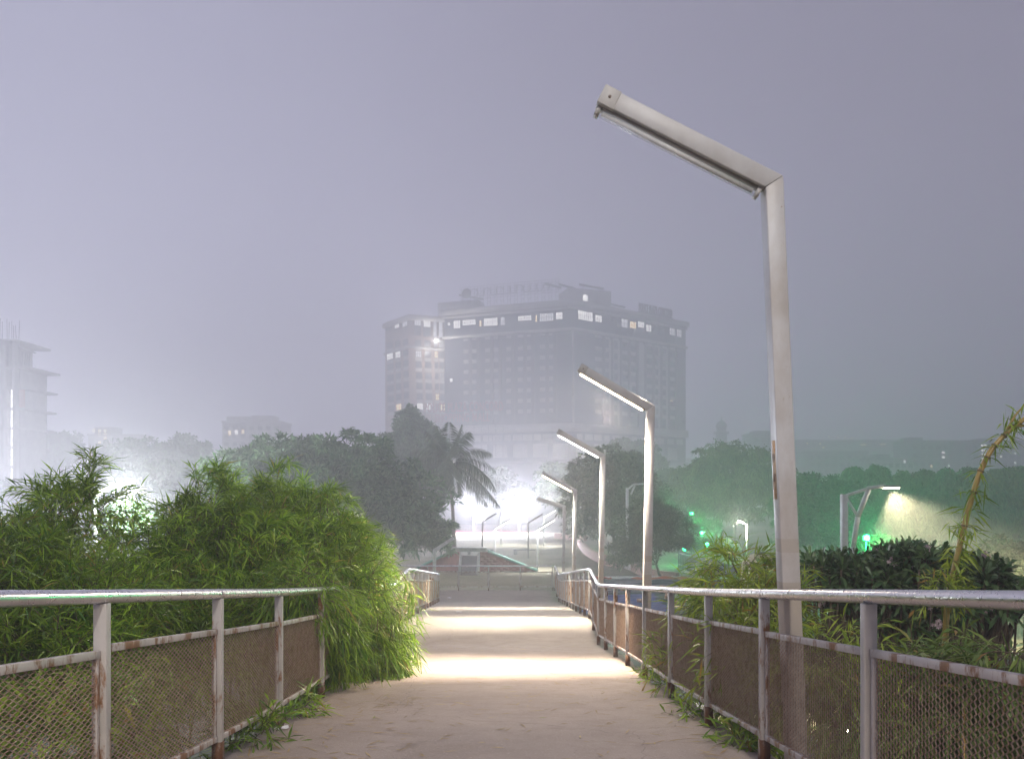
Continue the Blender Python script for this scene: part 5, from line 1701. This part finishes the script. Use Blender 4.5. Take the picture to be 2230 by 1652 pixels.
# ------------------------------------------------------------------ frangipani bushes
def frangipani(label, px, d, blobs, group='frangipani bushes'):
    s = d / F
    bx = (px - CX) * s
    base = np.array(g3(bx, d))
    root = thing('frangipani_bush', label, 'bush', base, group)
    fol, fl2, st = MB(), MB(), MB()
    for (x, y, rx, ry, n) in blobs:
        c = at(x, y, d)
        rad = np.array([rx * s, 0.55, ry * s])
        u = rand_dirs(n)
        u[:, 2] = np.where(u[:, 2] < -.3, -u[:, 2], u[:, 2])
        u[:, 1] = np.where((u[:, 1] > .3), -u[:, 1] * rng.choice([1, -1], n), u[:, 1])
        P = c + u * rng.uniform(.55, 1, (n, 1)) * rad
        A_ = unit(u * .6 + np.array([0, 0, .9]) + rng.normal(0, .25, (n, 3)))
        for k in range(n):
            a = P[k] - A_[k] * 0.32 - np.array([0, 0, .25])
            limb(st, base + (c - base) * rng.uniform(.35, .75) + rng.normal(0, .1, 3), P[k], 0.014, 0.011, 5, .1, 5)
        m_ = 13
        az = rng.uniform(0, 6.28, (n, 1)) + np.arange(m_)[None] * 2.4
        el = np.linspace(1.25, -0.05, m_)[None] + rng.normal(0, .12, (n, m_))
        e1 = unit(np.cross(A_, np.array([.3, .9, .2])))
        e2 = np.cross(A_, e1)
        D = (np.cos(el) * np.cos(az))[..., None] * e1[:, None] + (np.cos(el) * np.sin(az))[..., None] * e2[:, None] + np.sin(el)[..., None] * A_[:, None]
        B_ = P[:, None] - A_[:, None] * (np.arange(m_)[None, :, None] * 0.009)
        L = 0.20 * rng.uniform(.7, 1.25, (n, m_))
        # two-segment broad leaves
        D = unit(D.reshape(-1, 3))
        B_ = B_.reshape(-1, 3)
        L = L.reshape(-1, 1)
        N = A_.repeat(m_, 0)
        S = unit(np.cross(D, N))
        upv = unit(np.cross(S, D))
        W = L * 0.21
        dz = np.array([0, 0, -1.0])
        v = [B_, B_ + D * L * .35 + S * W * .38 + upv * W * .12, B_ + D * L * .35 + dz * L * .02, B_ + D * L * .35 - S * W * .38 + upv * W * .12,
             B_ + D * L * .72 + S * W * .5 + upv * W * .1 + dz * L * .09, B_ + D * L * .72 + dz * L * .12, B_ + D * L * .72 - S * W * .5 + upv * W * .1 + dz * L * .09, B_ + D * L + dz * L * .25]
        V = np.stack(v, 1).reshape(-1, 3)
        i0 = np.arange(len(B_))[:, None] * 8
        tris = np.concatenate([i0 + np.array([q]) for q in ([0, 1, 2], [0, 2, 3], [4, 7, 5], [5, 7, 6])])
        quads = np.concatenate([i0 + np.array([q]) for q in ([1, 4, 5, 2], [2, 5, 6, 3])])
        fol.add(V, [tris, quads])
        # flower clusters
        for k in rng.choice(n, max(1, n // 17), replace=False):
            fc = P[k] + A_[k] * 0.06 + np.array([0, -.09, 0])
            for q in range(7):
                f0 = fc + rng.normal(0, .035, 3)
                az5 = np.arange(5) * 1.2566
                d5 = np.stack([np.cos(az5), -0.5 * np.ones(5), np.sin(az5)], 1)
                leaves(fl2, np.repeat(f0[None], 5, 0), d5, .035, .022, .05, N=np.repeat(np.array([[0, -1.0, 0.1]]), 5, 0))
    stuff(fol.build('foliage', 'frangipani_leaf', root))
    stuff(fl2.build('flowers', 'petal', root))
    stuff(st.build('branches', 'twig', root))
    return root


frangipani('dark frangipani bush with pink flowers just right of the tallest lamp', 1820, 9.0, [(1810, 1258, 72, 58, 60), (1860, 1245, 66, 42, 40), (1850, 1310, 80, 55, 45)])
frangipani('largest dark frangipani bush with pink flowers below the green light', 1960, 8.6, [(1965, 1230, 72, 46, 55), (1930, 1280, 85, 70, 60), (2010, 1260, 80, 65, 55), (1960, 1340, 90, 50, 40)])
frangipani('dark frangipani bush behind the leaning bamboo culm', 2120, 8.4, [(2110, 1260, 80, 48, 50), (2160, 1300, 70, 48, 40), (2060, 1320, 70, 50, 35)])
frangipani('small frangipani bush left of the tallest lamp pole', 1695, 9.4, [(1690, 1255, 40, 40, 26), (1700, 1300, 35, 40, 16)])

# cream tank behind the frangipani
tk = thing('water_tank', 'round cream water tank behind the small frangipani', 'tank', (at(1655, 0, 24)[0], 24, 0))
c = at(1655, 1210, 24)
MB().lathe((c[0], 24, 0), [(0.62, 0), (0.62, c[2] - .5), (0.55, c[2] - .2), (0.35, c[2] + .02), (0.15, c[2] + .08)], 20).build('body', 'cream_paint', tk, smooth=True)
MB().lathe((c[0], 24, c[2] + .07), [(0.17, 0), (0.17, .06)], 14).build('lid', 'steel_dark', tk)
wb = thing('boundary_wall', 'low cream wall seen through the right mesh panels', 'wall', (6.0, 13, 0))
MB().box((8.0, 14.5, 1.1), (9, 0.25, 2.2)).build('wall_face', 'cream_paint', wb)
MB().box((8.0, 14.5, 2.25), (9.1, 0.4, 0.1)).build('coping', 'concrete_pale', wb)
wlh = MB().box((6.4, 14.28, 1.95), (0.24, 0.16, 0.14)).build('wall_lamp', 'street_glass', wb)
lightobj('POINT', 'wall_light', wb, (6.4, 14.0, 1.9), 170, (1.0, 0.88, 0.62), size=0.08)

# ------------------------------------------------------------------ litter on the ramp
lf = MB()
n = 750
dd = 3.3 + 12 * rng.random(n) ** 1.6
xx = np.array([rng.uniform(xl(d) + .05, xr(d) - .05) for d in dd])
xx[:150] = np.array([xl(d) + abs(rng.normal(0, .5)) + .08 for d in dd[:150]])
P = np.stack([xx, dd, np.array([deck_z(d) for d in dd]) + .006], 1)
az = rng.uniform(0, 6.28, n)
D = np.stack([np.cos(az), np.sin(az) * .7, -0.06 * np.sin(az)], 1)
leaves(lf, P, D, rng.uniform(.06, .19, n), rng.uniform(.008, .016, n), -.02, N=np.repeat(np.array([[0, 0, 1.0]]), n, 0))
for (px, py, k) in ((870, 1530, 36), (1385, 1460, 26), (1410, 1475, 24), (1350, 1430, 16), (1330, 1460, 14)):
    d = next(q for q in np.arange(3, 13, .02) if HY + (CAMZ - deck_z(q)) * F / q < py)
    P = np.stack([at(px, 0, d)[0] + rng.normal(0, .16, k), d + rng.normal(0, .12, k), np.full(k, deck_z(d) + .015)], 1)
    P[:, 2] = np.array([deck_z(q) for q in P[:, 1]]) + rng.uniform(.006, .02, k)
    az = rng.uniform(0, 6.28, k)
    leaves(lf, P, np.stack([np.cos(az), np.sin(az), .02 + 0 * az], 1), rng.uniform(.1, .28, k), .006, 0, N=np.repeat(np.array([[0, 0, 1.0]]), k, 0))
o = lf.build('dry_leaves', 'dry_leaf')
stuff(o)
tag(o, 'dry bamboo leaves and grass stalks scattered over the ramp', 'leaves')
for (px, py, s_, lb) in ((655, 1557, .07, 'torn white paper scrap at the foot of the left railing'), (612, 1588, .05, 'crumpled pale scrap beside the second left post'), (1492, 1560, .05, 'small white paper scrap on the right of the ramp'), (1432, 1488, .06, 'white wrapper by the right ramp edge'), (978, 1302, .09, 'white crumpled bag on the far landing'), (1000, 1333, .07, 'white paper scrap on the far slope')):
    if py > 1400:
        d = next(q for q in np.arange(3, 13, .02) if HY + (CAMZ - deck_z(q)) * F / q < py)
    else:
        d = next(q for q in np.arange(13, 31, .05) if HY + (CAMZ - deck_z(q)) * F / q < py)
    c = np.array([at(px, 0, d)[0], d, deck_z(d)])
    g = np.array([[(i * s_ * .5 + rng.normal(0, s_ * .1), j * s_ * .4 + rng.normal(0, s_ * .1), .006 + abs(rng.normal(0, s_ * .22))) for j in range(-1, 3)] for i in range(-2, 3)])
    tag(MB().grid(g + c).build('paper_scrap', 'paper', loc=c), lb, 'litter', 'litter on the ramp')

# ------------------------------------------------------------------ night haze
hz = MB().box((0, 20, 52), (1000, 1000, 108)).build('haze', 'paper')
stuff(hz)
hm = bpy.data.materials.new('haze_air')
hm.use_nodes = True
hm.node_tree.nodes.clear()
ho = hm.node_tree.nodes.new('ShaderNodeOutputMaterial')
hv = hm.node_tree.nodes.new('ShaderNodeVolumePrincipled')
hv.inputs['Color'].default_value = (0.985, 0.975, 1.0, 1)
hv.inputs['Density'].default_value = HAZE_DENSITY
hv.inputs['Anisotropy'].default_value = 0.3
hm.node_tree.links.new(hv.outputs[0], ho.inputs['Volume'])
hz.data.materials.clear()
hz.data.materials.append(hm)
tag(hz, 'pale night haze filling the air over the whole place', 'haze')
